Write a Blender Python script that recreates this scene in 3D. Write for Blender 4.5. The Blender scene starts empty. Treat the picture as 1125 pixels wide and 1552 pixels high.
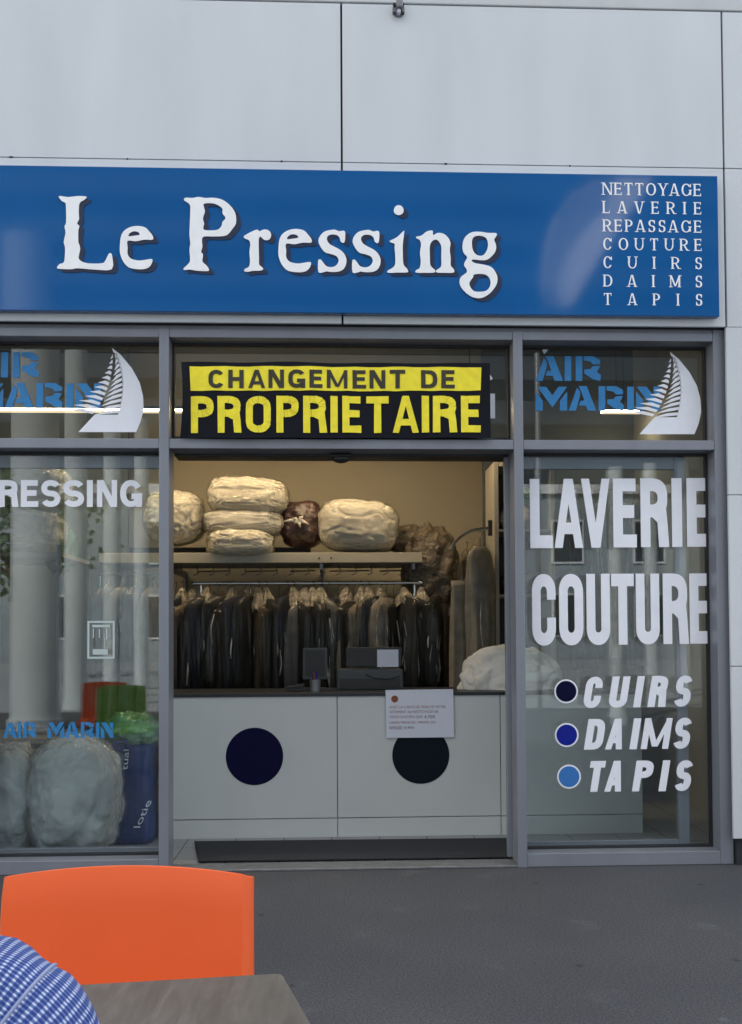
import bpy, bmesh, math, random
from mathutils import Vector, Matrix, noise, geometry

random.seed(7)
S = bpy.context.scene
COL = S.collection
rad = math.radians

# ------------------------------------------------------------------ camera
FPX, PPX, PPY, PW, PH = 1450.0, 562.5, 925.0, 1125.0, 1552.0
CAM = Vector((0.0, -5.25, 1.27))
YAW, PITCH, ROLL = rad(2.41), rad(1.60), rad(0.30)
fwd = Vector((math.sin(YAW)*math.cos(PITCH), math.cos(YAW)*math.cos(PITCH), math.sin(PITCH)))
r0 = Vector((math.cos(YAW), -math.sin(YAW), 0.0))
d0 = fwd.cross(r0)
rgt = math.cos(ROLL)*r0 + math.sin(ROLL)*d0
dwn = -math.sin(ROLL)*r0 + math.cos(ROLL)*d0
cd = bpy.data.cameras.new('camera')
cam = bpy.data.objects.new('camera', cd)
COL.objects.link(cam)
cam.matrix_world = Matrix(((rgt.x, -dwn.x, -fwd.x, CAM.x), (rgt.y, -dwn.y, -fwd.y, CAM.y), (rgt.z, -dwn.z, -fwd.z, CAM.z), (0, 0, 0, 1)))
cd.sensor_fit = 'HORIZONTAL'
cd.sensor_width = 36.0
cd.lens = 36.0*FPX/PW
cd.shift_y = (PPY-PH/2)/PW
cd.clip_start, cd.clip_end = 0.05, 3000
S.camera = cam

# ------------------------------------------------------------------ sky and sun
SUN_EL, SUN_AZ = 34.0, -35.0           # the sun stands behind the shop, to the left
w = bpy.data.worlds.new('World'); S.world = w; w.use_nodes = True
nt = w.node_tree; N = nt.nodes; L = nt.links
N.clear()
sky = N.new('ShaderNodeTexSky'); sky.sky_type = 'NISHITA'; sky.sun_disc = False
sky.sun_elevation = rad(SUN_EL); sky.sun_rotation = rad(SUN_AZ)
sky.air_density = 1.0; sky.dust_density = 1.6; sky.ozone_density = 1.0
tc = N.new('ShaderNodeTexCoord')
cn = N.new('ShaderNodeTexNoise'); cn.inputs['Scale'].default_value = 2.3; cn.inputs['Detail'].default_value = 7; cn.inputs['Roughness'].default_value = .58
mp = N.new('ShaderNodeMapping'); mp.inputs['Scale'].default_value = (1, 1, 2.2); mp.inputs['Location'].default_value = (.35, .2, .1)
cr = N.new('ShaderNodeValToRGB'); cr.color_ramp.elements[0].position = .38; cr.color_ramp.elements[1].position = .56
mxs = N.new('ShaderNodeMix'); mxs.data_type = 'RGBA'
mxs.inputs['B'].default_value = (9.5, 9.3, 9.0, 1)
bg = N.new('ShaderNodeBackground'); bg.inputs['Strength'].default_value = .10
wo = N.new('ShaderNodeOutputWorld')
L.new(tc.outputs['Generated'], mp.inputs['Vector']); L.new(mp.outputs['Vector'], cn.inputs['Vector'])
L.new(cn.outputs['Fac'], cr.inputs['Fac'])
sx = N.new('ShaderNodeSeparateXYZ'); L.new(tc.outputs['Generated'], sx.inputs[0])
clr = N.new('ShaderNodeMapRange'); clr.interpolation_type = 'SMOOTHSTEP'      # open blue sky low in the north, cloud elsewhere
clr.inputs['From Min'].default_value = -.92; clr.inputs['From Max'].default_value = -.62
L.new(sx.outputs['Y'], clr.inputs['Value'])
cml = N.new('ShaderNodeMath'); cml.operation = 'MULTIPLY'
L.new(cr.outputs['Color'], cml.inputs[0]); L.new(clr.outputs['Result'], cml.inputs[1])
L.new(cml.outputs[0], mxs.inputs['Factor']); L.new(sky.outputs['Color'], mxs.inputs['A'])
L.new(mxs.outputs['Result'], bg.inputs['Color']); L.new(bg.outputs['Background'], wo.inputs['Surface'])
sl = bpy.data.lights.new('sun', 'SUN'); sl.energy = 3.2; sl.angle = rad(.5); sl.color = (1, .95, .87)
so = bpy.data.objects.new('sun', sl); COL.objects.link(so)
sd = Vector((math.sin(rad(SUN_AZ))*math.cos(rad(SUN_EL)), math.cos(rad(SUN_AZ))*math.cos(rad(SUN_EL)), math.sin(rad(SUN_EL))))
so.rotation_euler = (-sd).to_track_quat('-Z', 'Y').to_euler()
S.view_settings.view_transform = 'Standard'; S.view_settings.look = 'None'
S.view_settings.exposure = 1.32; S.view_settings.gamma = 1
S.cycles.transparent_max_bounces = 24; S.cycles.max_bounces = 10

# ------------------------------------------------------------------ pixel -> place helpers
def ray(px, py): return rgt*((px-PPX)/FPX) + dwn*((py-PPY)/FPX) + fwd
def P(px, py, Y=0.0):
    r = ray(px, py); return CAM + r*((Y-CAM.y)/r.y)
def PZ(px, py, Z=0.0):
    r = ray(px, py); return CAM + r*((Z-CAM.z)/r.z)

# ------------------------------------------------------------------ materials
def mat(name, col, rough=.5, metal=0., var=.0, vscale=8., bump=0., bscale=60., coat=0., spec=.5, bdetail=4, coords='Object', rvar=0., stretch=(1, 1, 1), col2=None, bdist=.01):
    m = bpy.data.materials.new(name); m.use_nodes = True
    t = m.node_tree; b = t.nodes['Principled BSDF']
    b.inputs['Base Color'].default_value = (*col, 1); b.inputs['Roughness'].default_value = rough
    b.inputs['Metallic'].default_value = metal; b.inputs['Specular IOR Level'].default_value = spec
    if coat: b.inputs['Coat Weight'].default_value = coat; b.inputs['Coat Roughness'].default_value = .06
    tcn = t.nodes.new('ShaderNodeTexCoord'); mpn = t.nodes.new('ShaderNodeMapping')
    mpn.inputs['Scale'].default_value = stretch
    t.links.new(tcn.outputs[coords], mpn.inputs['Vector'])
    if var:
        n = t.nodes.new('ShaderNodeTexNoise'); n.inputs['Scale'].default_value = vscale; n.inputs['Detail'].default_value = 6
        t.links.new(mpn.outputs['Vector'], n.inputs['Vector'])
        rmp = t.nodes.new('ShaderNodeValToRGB')
        c2 = col2 or tuple(max(0, c*(1-var)) for c in col)
        rmp.color_ramp.elements[0].color = (*c2, 1); rmp.color_ramp.elements[0].position = .3
        rmp.color_ramp.elements[1].color = (*[min(1, c*(1+var*.5)) for c in col], 1); rmp.color_ramp.elements[1].position = .7
        t.links.new(n.outputs['Fac'], rmp.inputs['Fac']); t.links.new(rmp.outputs['Color'], b.inputs['Base Color'])
        if rvar:
            mr = t.nodes.new('ShaderNodeMapRange'); mr.inputs['To Min'].default_value = rough-rvar; mr.inputs['To Max'].default_value = rough+rvar
            t.links.new(n.outputs['Fac'], mr.inputs['Value']); t.links.new(mr.outputs['Result'], b.inputs['Roughness'])
    if bump:
        n2 = t.nodes.new('ShaderNodeTexNoise'); n2.inputs['Scale'].default_value = bscale; n2.inputs['Detail'].default_value = bdetail
        t.links.new(mpn.outputs['Vector'], n2.inputs['Vector'])
        bp = t.nodes.new('ShaderNodeBump'); bp.inputs['Strength'].default_value = bump; bp.inputs['Distance'].default_value = bdist
        t.links.new(n2.outputs['Fac'], bp.inputs['Height']); t.links.new(bp.outputs['Normal'], b.inputs['Normal'])
        if coat: t.links.new(bp.outputs['Normal'], b.inputs['Coat Normal'])
    return m

def glass_mat(name, tint=(.97, .985, .98), base=.05, rough=0.0, bump=0., bscale=10, stretch=(1, 1, 1), bdist=.02):
    m = bpy.data.materials.new(name); m.use_nodes = True
    t = m.node_tree; t.nodes.clear()
    o = t.nodes.new('ShaderNodeOutputMaterial'); mx = t.nodes.new('ShaderNodeMixShader')
    tr = t.nodes.new('ShaderNodeBsdfTransparent'); gl = t.nodes.new('ShaderNodeBsdfGlossy')
    tr.inputs['Color'].default_value = (*tint, 1); gl.inputs['Roughness'].default_value = rough
    lw = t.nodes.new('ShaderNodeLayerWeight'); lw.inputs['Blend'].default_value = .5
    pw = t.nodes.new('ShaderNodeMath'); pw.operation = 'POWER'; pw.inputs[1].default_value = 5
    ma = t.nodes.new('ShaderNodeMath'); ma.operation = 'MULTIPLY_ADD'; ma.inputs[1].default_value = .9-base; ma.inputs[2].default_value = base
    t.links.new(lw.outputs['Facing'], pw.inputs[0]); t.links.new(pw.outputs[0], ma.inputs[0]); t.links.new(ma.outputs[0], mx.inputs['Fac'])
    t.links.new(tr.outputs[0], mx.inputs[1]); t.links.new(gl.outputs[0], mx.inputs[2]); t.links.new(mx.outputs[0], o.inputs['Surface'])
    if bump:
        tcn = t.nodes.new('ShaderNodeTexCoord'); mpn = t.nodes.new('ShaderNodeMapping'); mpn.inputs['Scale'].default_value = stretch
        n2 = t.nodes.new('ShaderNodeTexNoise'); n2.inputs['Scale'].default_value = bscale; n2.inputs['Detail'].default_value = 5
        bp = t.nodes.new('ShaderNodeBump'); bp.inputs['Strength'].default_value = bump; bp.inputs['Distance'].default_value = bdist
        t.links.new(tcn.outputs['Object'], mpn.inputs['Vector']); t.links.new(mpn.outputs['Vector'], n2.inputs['Vector'])
        t.links.new(n2.outputs['Fac'], bp.inputs['Height']); t.links.new(bp.outputs['Normal'], gl.inputs['Normal']); t.links.new(bp.outputs['Normal'], lw.inputs['Normal'])
    return m

def emit_mat(name, col, strength):
    m = bpy.data.materials.new(name); m.use_nodes = True
    b = m.node_tree.nodes['Principled BSDF']
    b.inputs['Base Color'].default_value = (*col, 1)
    b.inputs['Emission Color'].default_value = (*col, 1); b.inputs['Emission Strength'].default_value = strength
    return m

M = {}
M['panel'] = mat('pale cladding', (.635, .665, .70), .36, var=.075, vscale=1.3, bump=.05, bscale=260, bdist=.002, stretch=(2.2, 1, .55), rvar=.06)
M['gap'] = mat('dark gap', (.02, .025, .03), .8)
M['coping'] = mat('coping metal', (.56, .58, .60), .45, var=.08, vscale=5)
M['frame'] = mat('grey frame', (.235, .25, .29), .38, metal=.25, var=.10, vscale=5, bump=.03, bscale=400, bdist=.001, stretch=(1, 1, .25))
M['seal'] = mat('rubber seal', (.012, .014, .018), .6)
M['glass'] = glass_mat('window glass', tint=(.93, .955, .96), base=.054)
M['signblue'] = mat('sign blue', (.003, .098, .315), .06, var=.10, vscale=1.2, spec=.5, bump=.02, bscale=30, bdist=.002)
M['signwhite'] = mat('sign white', (.92, .93, .95), .5, var=.05, vscale=14)
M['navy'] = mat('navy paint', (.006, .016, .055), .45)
M['vinyl'] = mat('white vinyl', (.86, .88, .95), .5, var=.04, vscale=10)
M['vinylblue'] = mat('blue vinyl', (.02, .21, .50), .45, var=.12, vscale=20)
M['discnavy'] = mat('navy disc', (.002, .002, .030), .6, spec=.12)
M['discblack'] = mat('black blue disc', (.004, .007, .014), .6, spec=.12)
M['discblue'] = mat('blue disc', (.008, .018, .27), .6, spec=.12)
M['disclight'] = mat('light blue disc', (.03, .17, .50), .5)
M['bannerblack'] = mat('banner black', (.008, .009, .015), .6, spec=.12, bump=.25, bscale=9, bdist=.01)
M['banneryellow'] = mat('banner yellow', (.97, .81, .05), .6, spec=.2, var=.12, vscale=22)
M['bannerdark'] = mat('banner letter black', (.035, .03, .016), .6, var=.4, vscale=50)
M['counter'] = mat('counter laminate', (.50, .52, .51), .42, var=.04, vscale=3)
M['darktop'] = mat('dark counter top', (.012, .014, .02), .4)
M['beige'] = mat('beige wall', (.40, .37, .295), .8, var=.06, vscale=2, bump=.05, bscale=120, bdist=.003)
M['innerwall'] = mat('grey inner wall', (.30, .31, .29), .8, var=.08, vscale=2)
M['added_screen'] = mat('slate grey inner partition', (.085, .10, .108), .8, var=.1, vscale=2)  # dark colour dims the view through the side windows
M['ceiling'] = mat('ceiling', (.20, .21, .21), .8)
M['floor'] = mat('floor tile', (.16, .165, .17), .45, var=.15, vscale=5)
M['mat'] = mat('door mat', (.021, .023, .029), .95, var=.35, vscale=60, bump=.8, bscale=500, bdist=.004)
M['shelf'] = mat('shelf board', (.46, .43, .36), .5, var=.08, vscale=4)
M['chrome'] = mat('chrome', (.62, .63, .64), .22, metal=1)
M['darkmetal'] = mat('dark metal', (.05, .05, .052), .45, metal=.5)
M['greymetal'] = mat('grey metal', (.22, .23, .24), .45, metal=.6, var=.2, vscale=20)
M['cream'] = mat('cream duvet in clear film', (.66, .62, .53), .75, var=.12, vscale=5, bump=.25, bscale=7, bdetail=3, bdist=.03)
M['creampale'] = mat('pale duvet in clear film', (.60, .575, .52), .75, var=.14, vscale=5, bump=.25, bscale=7, bdetail=3, bdist=.03)
M['maroon'] = mat('maroon cloth in film', (.06, .018, .016), .4, var=.5, vscale=9, bump=1.0, bscale=9, coat=1.0, bdetail=7, bdist=.05)
M['greybag'] = mat('grey white duvet in clear film', (.66, .66, .65), .75, var=.22, vscale=5, bump=.35, bscale=6, bdetail=3, bdist=.04)
M['duvet'] = mat('white duvet', (.66, .63, .57), .8, var=.12, vscale=5, bump=.5, bscale=12, bdist=.03)
M['brownfilm'] = mat('brown grey film bundle', (.115, .088, .060), .5, var=.6, vscale=7, bump=1.0, bscale=14, coat=.35, bdetail=8, bdist=.05)
M['film'] = glass_mat('clear garment film', tint=(.94, .94, .93), base=.022, rough=.02, bump=.15, bscale=6, stretch=(5, 5, .7), bdist=.05)
M['filmstreak'] = mat('pale film highlight', (.46, .45, .44), .12, coat=1.0, var=.8, vscale=14, bump=.5, bscale=30)  # pale colour stands in for bright streaks on the film
M['wrap'] = glass_mat('clear bag film', tint=(.97, .97, .96), base=.11, rough=.06, bump=1.0, bscale=10, stretch=(1, 1.4, 1.5), bdist=.07)
M['tuft'] = mat('gathered film', (.36, .31, .24), .28, var=.85, vscale=16, bump=1.0, bscale=22, coat=.8, bdetail=5, bdist=.04)
M['bluebag'] = mat('blue shopping bag', (.008, .035, .16), .45, var=.25, vscale=6, bump=.6, bscale=7, bdist=.04)
M['greenfilm'] = mat('green film', (.10, .26, .13), .35, var=.4, vscale=10, bump=1.0, bscale=10, coat=.8, bdist=.05)
M['paper'] = mat('paper', (.58, .60, .68), .7, var=.03, vscale=5, bump=.15, bscale=6, bdist=.01)
M['redink'] = mat('red ink', (.22, .045, .06), .7)
M['darkink'] = mat('dark ink', (.035, .03, .05), .7)
M['brownink'] = mat('brown ink', (.20, .06, .02), .7)
M['black'] = mat('black plastic', (.012, .012, .014), .4, var=.3, vscale=20)
M['greyplastic'] = mat('grey plastic', (.045, .052, .056), .45)
M['orange'] = mat('orange plastic', (.90, .135, .030), .40, var=.05, vscale=3, bump=.10, bscale=420, bdist=.0012, rvar=.05)
M['green'] = mat('green plastic', (.24, .48, .07), .4, var=.06, vscale=3)
M['chairleg'] = mat('chair leg metal', (.45, .46, .47), .3, metal=.9)
def asphalt():
    m = bpy.data.materials.new('asphalt'); m.use_nodes = True
    t = m.node_tree; b = t.nodes['Principled BSDF']; b.inputs['Roughness'].default_value = .85
    tcn = t.nodes.new('ShaderNodeTexCoord')
    def nz(sc, de, lo, hi, c0, c1):
        n = t.nodes.new('ShaderNodeTexNoise'); n.inputs['Scale'].default_value = sc; n.inputs['Detail'].default_value = de
        r = t.nodes.new('ShaderNodeValToRGB'); r.color_ramp.elements[0].position = lo; r.color_ramp.elements[1].position = hi
        r.color_ramp.elements[0].color = (*c0, 1); r.color_ramp.elements[1].color = (*c1, 1)
        t.links.new(tcn.outputs['Object'], n.inputs['Vector']); t.links.new(n.outputs['Fac'], r.inputs['Fac']); return n, r
    _, big = nz(.9, 5, .3, .7, (.042, .045, .053), (.062, .064, .071))
    nf, fine = nz(125, 4, .36, .66, (.58, .58, .59), (1.6, 1.6, 1.6))
    _, pale = nz(3.4, 8, .62, .74, (1, 1, 1), (1.35, 1.35, 1.33))
    for x, y in ((big, fine), (None, pale)):
        mx = t.nodes.new('ShaderNodeMix'); mx.data_type = 'RGBA'; mx.blend_type = 'MULTIPLY'; mx.inputs['Factor'].default_value = 1
        t.links.new((x.outputs['Color'] if x else last), mx.inputs['A']); t.links.new(y.outputs['Color'], mx.inputs['B']); last = mx.outputs['Result']
    for sc, th_, val in ((2.3, .055, 1.5), (3.1, .07, .55), (9, .05, 1.6)):      # gum, oil spots, grit
        vo = t.nodes.new('ShaderNodeTexVoronoi'); vo.inputs['Scale'].default_value = sc; vo.inputs['Randomness'].default_value = 1
        wn = t.nodes.new('ShaderNodeTexNoise'); wn.inputs['Scale'].default_value = 14
        av = t.nodes.new('ShaderNodeMix'); av.data_type = 'VECTOR'; av.inputs['Factor'].default_value = .03
        t.links.new(tcn.outputs['Object'], wn.inputs['Vector']); t.links.new(tcn.outputs['Object'], av.inputs['A']); t.links.new(wn.outputs['Color'], av.inputs['B'])
        t.links.new(av.outputs['Result'], vo.inputs['Vector'])
        mr = t.nodes.new('ShaderNodeMapRange'); mr.inputs['From Min'].default_value = th_*.6; mr.inputs['From Max'].default_value = th_; mr.inputs['To Min'].default_value = val; mr.inputs['To Max'].default_value = 1
        t.links.new(vo.outputs['Distance'], mr.inputs['Value'])
        mx = t.nodes.new('ShaderNodeMix'); mx.data_type = 'RGBA'; mx.blend_type = 'MULTIPLY'; mx.inputs['Factor'].default_value = 1
        t.links.new(last, mx.inputs['A']); t.links.new(mr.outputs['Result'], mx.inputs['B']); last = mx.outputs['Result']
    t.links.new(last, b.inputs['Base Color'])
    bp = t.nodes.new('ShaderNodeBump'); bp.inputs['Strength'].default_value = .4; bp.inputs['Distance'].default_value = .002
    t.links.new(nf.outputs['Fac'], bp.inputs['Height']); t.links.new(bp.outputs['Normal'], b.inputs['Normal'])
    return m
M['asphalt'] = asphalt()
M['seam'] = mat('pale blue seam', (.26, .31, .50), .8)
M['white_column'] = mat('white column render', (.50, .55, .57), .7, var=.10, vscale=1.5)
M['farwall'] = mat('far pale wall', (.24, .28, .31), .8, var=.12, vscale=.3)
M['tower'] = mat('tower wall', (.075, .105, .14), .6, var=.2, vscale=.4)  # bluish, so the added tower mirrors as a cool haze
M['farglass'] = mat('far window', (.03, .04, .05), .15)
M['bark'] = mat('bark', (.09, .065, .045), .9, var=.4, vscale=10)
M['leaf'] = mat('leaf', (.055, .11, .03), .6, var=.6, vscale=1.2)
M['sailcloth'] = mat('white sail cloth', (.78, .78, .76), .7, var=.04, vscale=1)
M['skin'] = mat('skin', (.50, .30, .22), .5, var=.12, vscale=12)
M['hair'] = mat('hair', (.03, .02, .014), .6, var=.5, vscale=60)
M['jeans'] = mat('dark jeans', (.025, .035, .07), .8, var=.3, vscale=40)
M['led'] = emit_mat('warm led tube', (1, .77, .46), 20.0)
M['ledtrim'] = emit_mat('warm glowing lamp trim', (1, .80, .50), .42)
M['whitesticker'] = mat('pale sticker', (.50, .58, .58), .5)

# table top: grey brown wood print, long grain
def wood():
    m = bpy.data.materials.new('grey wood laminate'); m.use_nodes = True
    t = m.node_tree; b = t.nodes['Principled BSDF']
    tcn = t.nodes.new('ShaderNodeTexCoord'); mpn = t.nodes.new('ShaderNodeMapping')
    mpn.inputs['Scale'].default_value = (9, 1.6, 1); mpn.inputs['Rotation'].default_value = (0, 0, rad(-14))
    n = t.nodes.new('ShaderNodeTexNoise'); n.inputs['Scale'].default_value = 5; n.inputs['Detail'].default_value = 8; n.inputs['Roughness'].default_value = .65; n.inputs['Distortion'].default_value = .6
    r = t.nodes.new('ShaderNodeValToRGB')
    e = r.color_ramp.elements
    e[0].position = .28; e[0].color = (.070, .064, .056, 1); e[1].position = .72; e[1].color = (.138, .130, .118, 1)
    k = e.new(.5); k.color = (.10, .093, .083, 1)
    t.links.new(tcn.outputs['Object'], mpn.inputs['Vector']); t.links.new(mpn.outputs['Vector'], n.inputs['Vector'])
    t.links.new(n.outputs['Fac'], r.inputs['Fac']); t.links.new(r.outputs['Color'], b.inputs['Base Color'])
    b.inputs['Roughness'].default_value = .45
    bp = t.nodes.new('ShaderNodeBump'); bp.inputs['Strength'].default_value = .2; bp.inputs['Distance'].default_value = .002
    t.links.new(n.outputs['Fac'], bp.inputs['Height']); t.links.new(bp.outputs['Normal'], b.inputs['Normal'])
    return m
M['wood'] = wood()

# shirt: blue and white gingham woven along the cloth's own UV (metres)
def gingham():
    m = bpy.data.materials.new('blue gingham cloth'); m.use_nodes = True
    t = m.node_tree; b = t.nodes['Principled BSDF']; b.inputs['Roughness'].default_value = .85
    uv = t.nodes.new('ShaderNodeUVMap'); uv.uv_map = 'UVMap'
    sp = t.nodes.new('ShaderNodeSeparateXYZ'); t.links.new(uv.outputs['UV'], sp.inputs[0])
    def stripe(sock):
        f = t.nodes.new('ShaderNodeMath'); f.operation = 'MULTIPLY'; f.inputs[1].default_value = 2*math.pi/.0043
        s = t.nodes.new('ShaderNodeMath'); s.operation = 'SINE'
        q = t.nodes.new('ShaderNodeMapRange'); q.inputs['From Min'].default_value = -.75; q.inputs['From Max'].default_value = .10
        t.links.new(sock, f.inputs[0]); t.links.new(f.outputs[0], s.inputs[0]); t.links.new(s.outputs[0], q.inputs['Value'])
        return q.outputs['Result']
    a, c = stripe(sp.outputs['X']), stripe(sp.outputs['Y'])
    ad = t.nodes.new('ShaderNodeMath'); ad.operation = 'ADD'; t.links.new(a, ad.inputs[0]); t.links.new(c, ad.inputs[1])
    hf = t.nodes.new('ShaderNodeMath'); hf.operation = 'MULTIPLY'; hf.inputs[1].default_value = .5; t.links.new(ad.outputs[0], hf.inputs[0])
    r = t.nodes.new('ShaderNodeValToRGB'); e = r.color_ramp.elements
    e[0].position = 0; e[0].color = (.52, .57, .70, 1); e[1].position = 1; e[1].color = (.014, .036, .20, 1)
    k = e.new(.5); k.color = (.085, .14, .36, 1)
    t.links.new(hf.outputs[0], r.inputs['Fac']); t.links.new(r.outputs['Color'], b.inputs['Base Color'])
    return m
M['gingham'] = gingham()

# ------------------------------------------------------------------ mesh builder
class MB:
    def __init__(s): s.v = []; s.f = []; s.uv = None
    def box(s, x0, x1, y0, y1, z0, z1):
        x0, x1 = min(x0, x1), max(x0, x1); y0, y1 = min(y0, y1), max(y0, y1); z0, z1 = min(z0, z1), max(z0, z1)
        n = len(s.v)
        s.v += [(x, y, z) for z in (z0, z1) for y in (y0, y1) for x in (x0, x1)]
        s.f += [tuple(n+i for i in q) for q in ((0, 2, 3, 1), (4, 5, 7, 6), (0, 1, 5, 4), (2, 6, 7, 3), (0, 4, 6, 2), (1, 3, 7, 5))]
        return s
    def prism(s, loops, y0, y1):
        """loops of (x,z): first the outline, then holes; front at y0, back at y1"""
        pts = [q for l in loops for q in l]
        tris = geometry.tessellate_polygon([[Vector((x, z, 0)) for x, z in l] for l in loops])
        n = len(s.v); k = len(pts)
        s.v += [(x, y0, z) for x, z in pts] + [(x, y1, z) for x, z in pts]
        for a, b, c in tris:
            s.f.append((n+a, n+b, n+c)); s.f.append((n+k+c, n+k+b, n+k+a))
        o = 0
        for l in loops:
            m = len(l)
            for i in range(m):
                a, b = o+i, o+(i+1) % m
                s.f.append((n+a, n+b, n+k+b, n+k+a))
            o += m
        return s
    def rings(s, rr, cap=True, closed=True):
        n = len(s.v); m = len(rr[0])
        for r in rr: s.v += [tuple(q) for q in r]
        for i in range(len(rr)-1):
            for j in range(m if closed else m-1):
                a, b = n+i*m+j, n+i*m+(j+1) % m
                s.f.append((a, b, b+m, a+m))
        if cap:
            s.f.append(tuple(n+j for j in reversed(range(m)))); s.f.append(tuple(n+(len(rr)-1)*m+j for j in range(m)))
        return s
    def tube(s, pts, r, seg=10, cap=True):
        pts = [Vector(p) for p in pts]; rr = []
        rads = r if isinstance(r, (list, tuple)) else [r]*len(pts)
        up = None
        for i, p in enumerate(pts):
            t = (pts[min(i+1, len(pts)-1)]-pts[max(i-1, 0)]).normalized()
            if up is None:
                up = Vector((0, 0, 1)) if abs(t.z) < .9 else Vector((1, 0, 0))
            a = t.cross(up).normalized(); b = a.cross(t).normalized(); up = b
            rr.append([p+(a*math.cos(q)+b*math.sin(q))*rads[i] for q in [2*math.pi*j/seg for j in range(seg)]])
        return s.rings(rr, cap)
    def cyl(s, c, r, h, seg=24, axis='z', r2=None):
        c = Vector(c); r2 = r if r2 is None else r2
        ax = {'x': Vector((1, 0, 0)), 'y': Vector((0, 1, 0)), 'z': Vector((0, 0, 1))}[axis]
        a = Vector((0, 1, 0)) if axis == 'x' else Vector((1, 0, 0)); b = ax.cross(a)
        return s.rings([[c+ax*t+(a*math.cos(q)+b*math.sin(q))*k for q in [2*math.pi*j/seg for j in range(seg)]] for t, k in ((0, r), (h, r2))])
    def lump(s, c, rx, ry, rz, seed=0, e=2.6, amp=.08, freq=2.2, nu=48, nv=28, flat=None, pinch=0, fine=.0, crease=0., cfreq=3.2, cseed=0, puff=0.):
        c = Vector(c); rr = []
        def se(v, k): return math.copysign(abs(v)**(2/k), v)
        off = Vector((seed*3.1, seed*1.7, seed*.9))
        for i in range(nv+1):
            ph = -math.pi/2+math.pi*i/nv
            ph = max(-math.pi/2+.02, min(math.pi/2-.02, ph)); row = []
            for j in range(nu):
                th = 2*math.pi*j/nu
                d = Vector((se(math.cos(ph), e)*se(math.cos(th), e), se(math.cos(ph), e)*se(math.sin(th), e), se(math.sin(ph), e)))
                q = d*freq+off
                k = 1+amp*noise.noise(q)+amp*.5*noise.noise(q*2.3)+fine*abs(noise.noise(q*4.1))
                if crease:                    # sharp folds in the cloth or the film
                    wv = Vector((noise.noise(q*1.3+Vector((9, 2, cseed))), noise.noise(q*1.3+Vector((3, 7, cseed))), noise.noise(q*1.3+Vector((1, 5, cseed)))))
                    w1 = d*cfreq+off+wv*1.1+Vector((cseed*2.7, 0, 0))
                    n1 = noise.noise(Vector((w1.x*.75, w1.y, w1.z*1.25))); n2 = noise.noise(w1*2.1+Vector((4, 4, 4)))
                    k += -crease*(1-min(1, abs(n1)*2.2))**2.2-crease*.5*(1-min(1, abs(n2)*2.2))**2.2+puff*abs(n1)
                if pinch: k *= 1-pinch*max(0, abs(d.x)-.55)
                p = Vector((d.x*rx*k, d.y*ry*k, d.z*rz*k))
                if flat is not None and p.z < flat: p.z = flat+(p.z-flat)*.08
                row.append(c+p)
            rr.append(row)
        return s.rings(rr)
    def bm(s):
        b = bmesh.new(); vs = [b.verts.new(q) for q in s.v]
        for f in s.f:
            try: b.faces.new([vs[i] for i in f])
            except ValueError: pass
        return b

def tag(o, label=None, cat=None, group=None, kind=None):
    if label: o['label'] = label
    if cat: o['category'] = cat
    if group: o['group'] = group
    if kind: o['kind'] = kind
    return o
def thing(name, label, cat, loc=(0, 0, 0), group=None):
    o = bpy.data.objects.new(name, None); COL.objects.link(o); o.location = loc; o.empty_display_size = .1
    return tag(o, label, cat, group)
def origin(o):
    v = Vector((0, 0, 0))
    while o is not None: v += o.location; o = o.parent
    return v
def obj(name, mb, m, parent=None, smooth=False, bevel=0, loc=None, label=None, angle=35):
    b = mb.bm()
    bmesh.ops.recalc_face_normals(b, faces=b.faces)
    if bevel:
        ed = [e for e in b.edges if len(e.link_faces) == 2 and e.calc_face_angle(0) > rad(30)]
        bmesh.ops.bevel(b, geom=ed, offset=bevel, segments=2, affect='EDGES', profile=.5, clamp_overlap=True)
    me = bpy.data.meshes.new(name)
    off = origin(parent) if parent is not None else Vector(loc or (0, 0, 0))
    bmesh.ops.translate(b, verts=b.verts, vec=-off)
    b.to_mesh(me); b.free()
    if smooth:
        for p in me.polygons: p.use_smooth = True
        if smooth != 'all': me.set_sharp_from_angle(angle=rad(angle))
    me.materials.append(M[m] if isinstance(m, str) else m)
    o = bpy.data.objects.new(name, me); COL.objects.link(o)
    if parent is not None: o.parent = parent
    elif loc is not None: o.location = loc
    if label: o['label'] = label
    return o
def struct(name, mb, m, **k): return tag(obj(name, mb, m, **k), kind='structure')

# ------------------------------------------------------------------ lettering
def rc(x0, y0, x1, y1): return [[(x0, y0), (x1, y0), (x1, y1), (x0, y1)]]
def sup(a, e):
    c, s_ = math.cos(a), math.sin(a)
    return math.copysign(abs(c)**(2/e), c), math.copysign(abs(s_)**(2/e), s_)
def band(cx, cy, rx, ry, tx, ty, a0, a1, n=14, e=2.15):
    out = []
    for i in range(n):
        q = []
        for a in (a0+(a1-a0)*i/n, a0+(a1-a0)*(i+1)/n):
            c, s_ = sup(rad(a), e); q.append(((cx+rx*c, cy+ry*s_), (cx+(rx-tx)*c, cy+(ry-ty)*s_)))
        out.append([q[0][0], q[1][0], q[1][1], q[0][1]])
    return out
def stroke(pts, tx, ty):
    """closed band along a centre line; tx = thickness of upright runs, ty of level runs"""
    L_, R_ = [], []
    for i in range(len(pts)):
        a, b = pts[max(i-1, 0)], pts[min(i+1, len(pts)-1)]
        dx, dy = b[0]-a[0], b[1]-a[1]; l = math.hypot(dx, dy) or 1
        nx, ny = -dy/l, dx/l; h = .5*math.hypot(tx*nx, ty*ny)
        L_.append((pts[i][0]+nx*h, pts[i][1]+ny*h)); R_.append((pts[i][0]-nx*h, pts[i][1]-ny*h))
    return [[L_[i], L_[i+1], R_[i+1], R_[i]] for i in range(len(pts)-1)]
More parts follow.
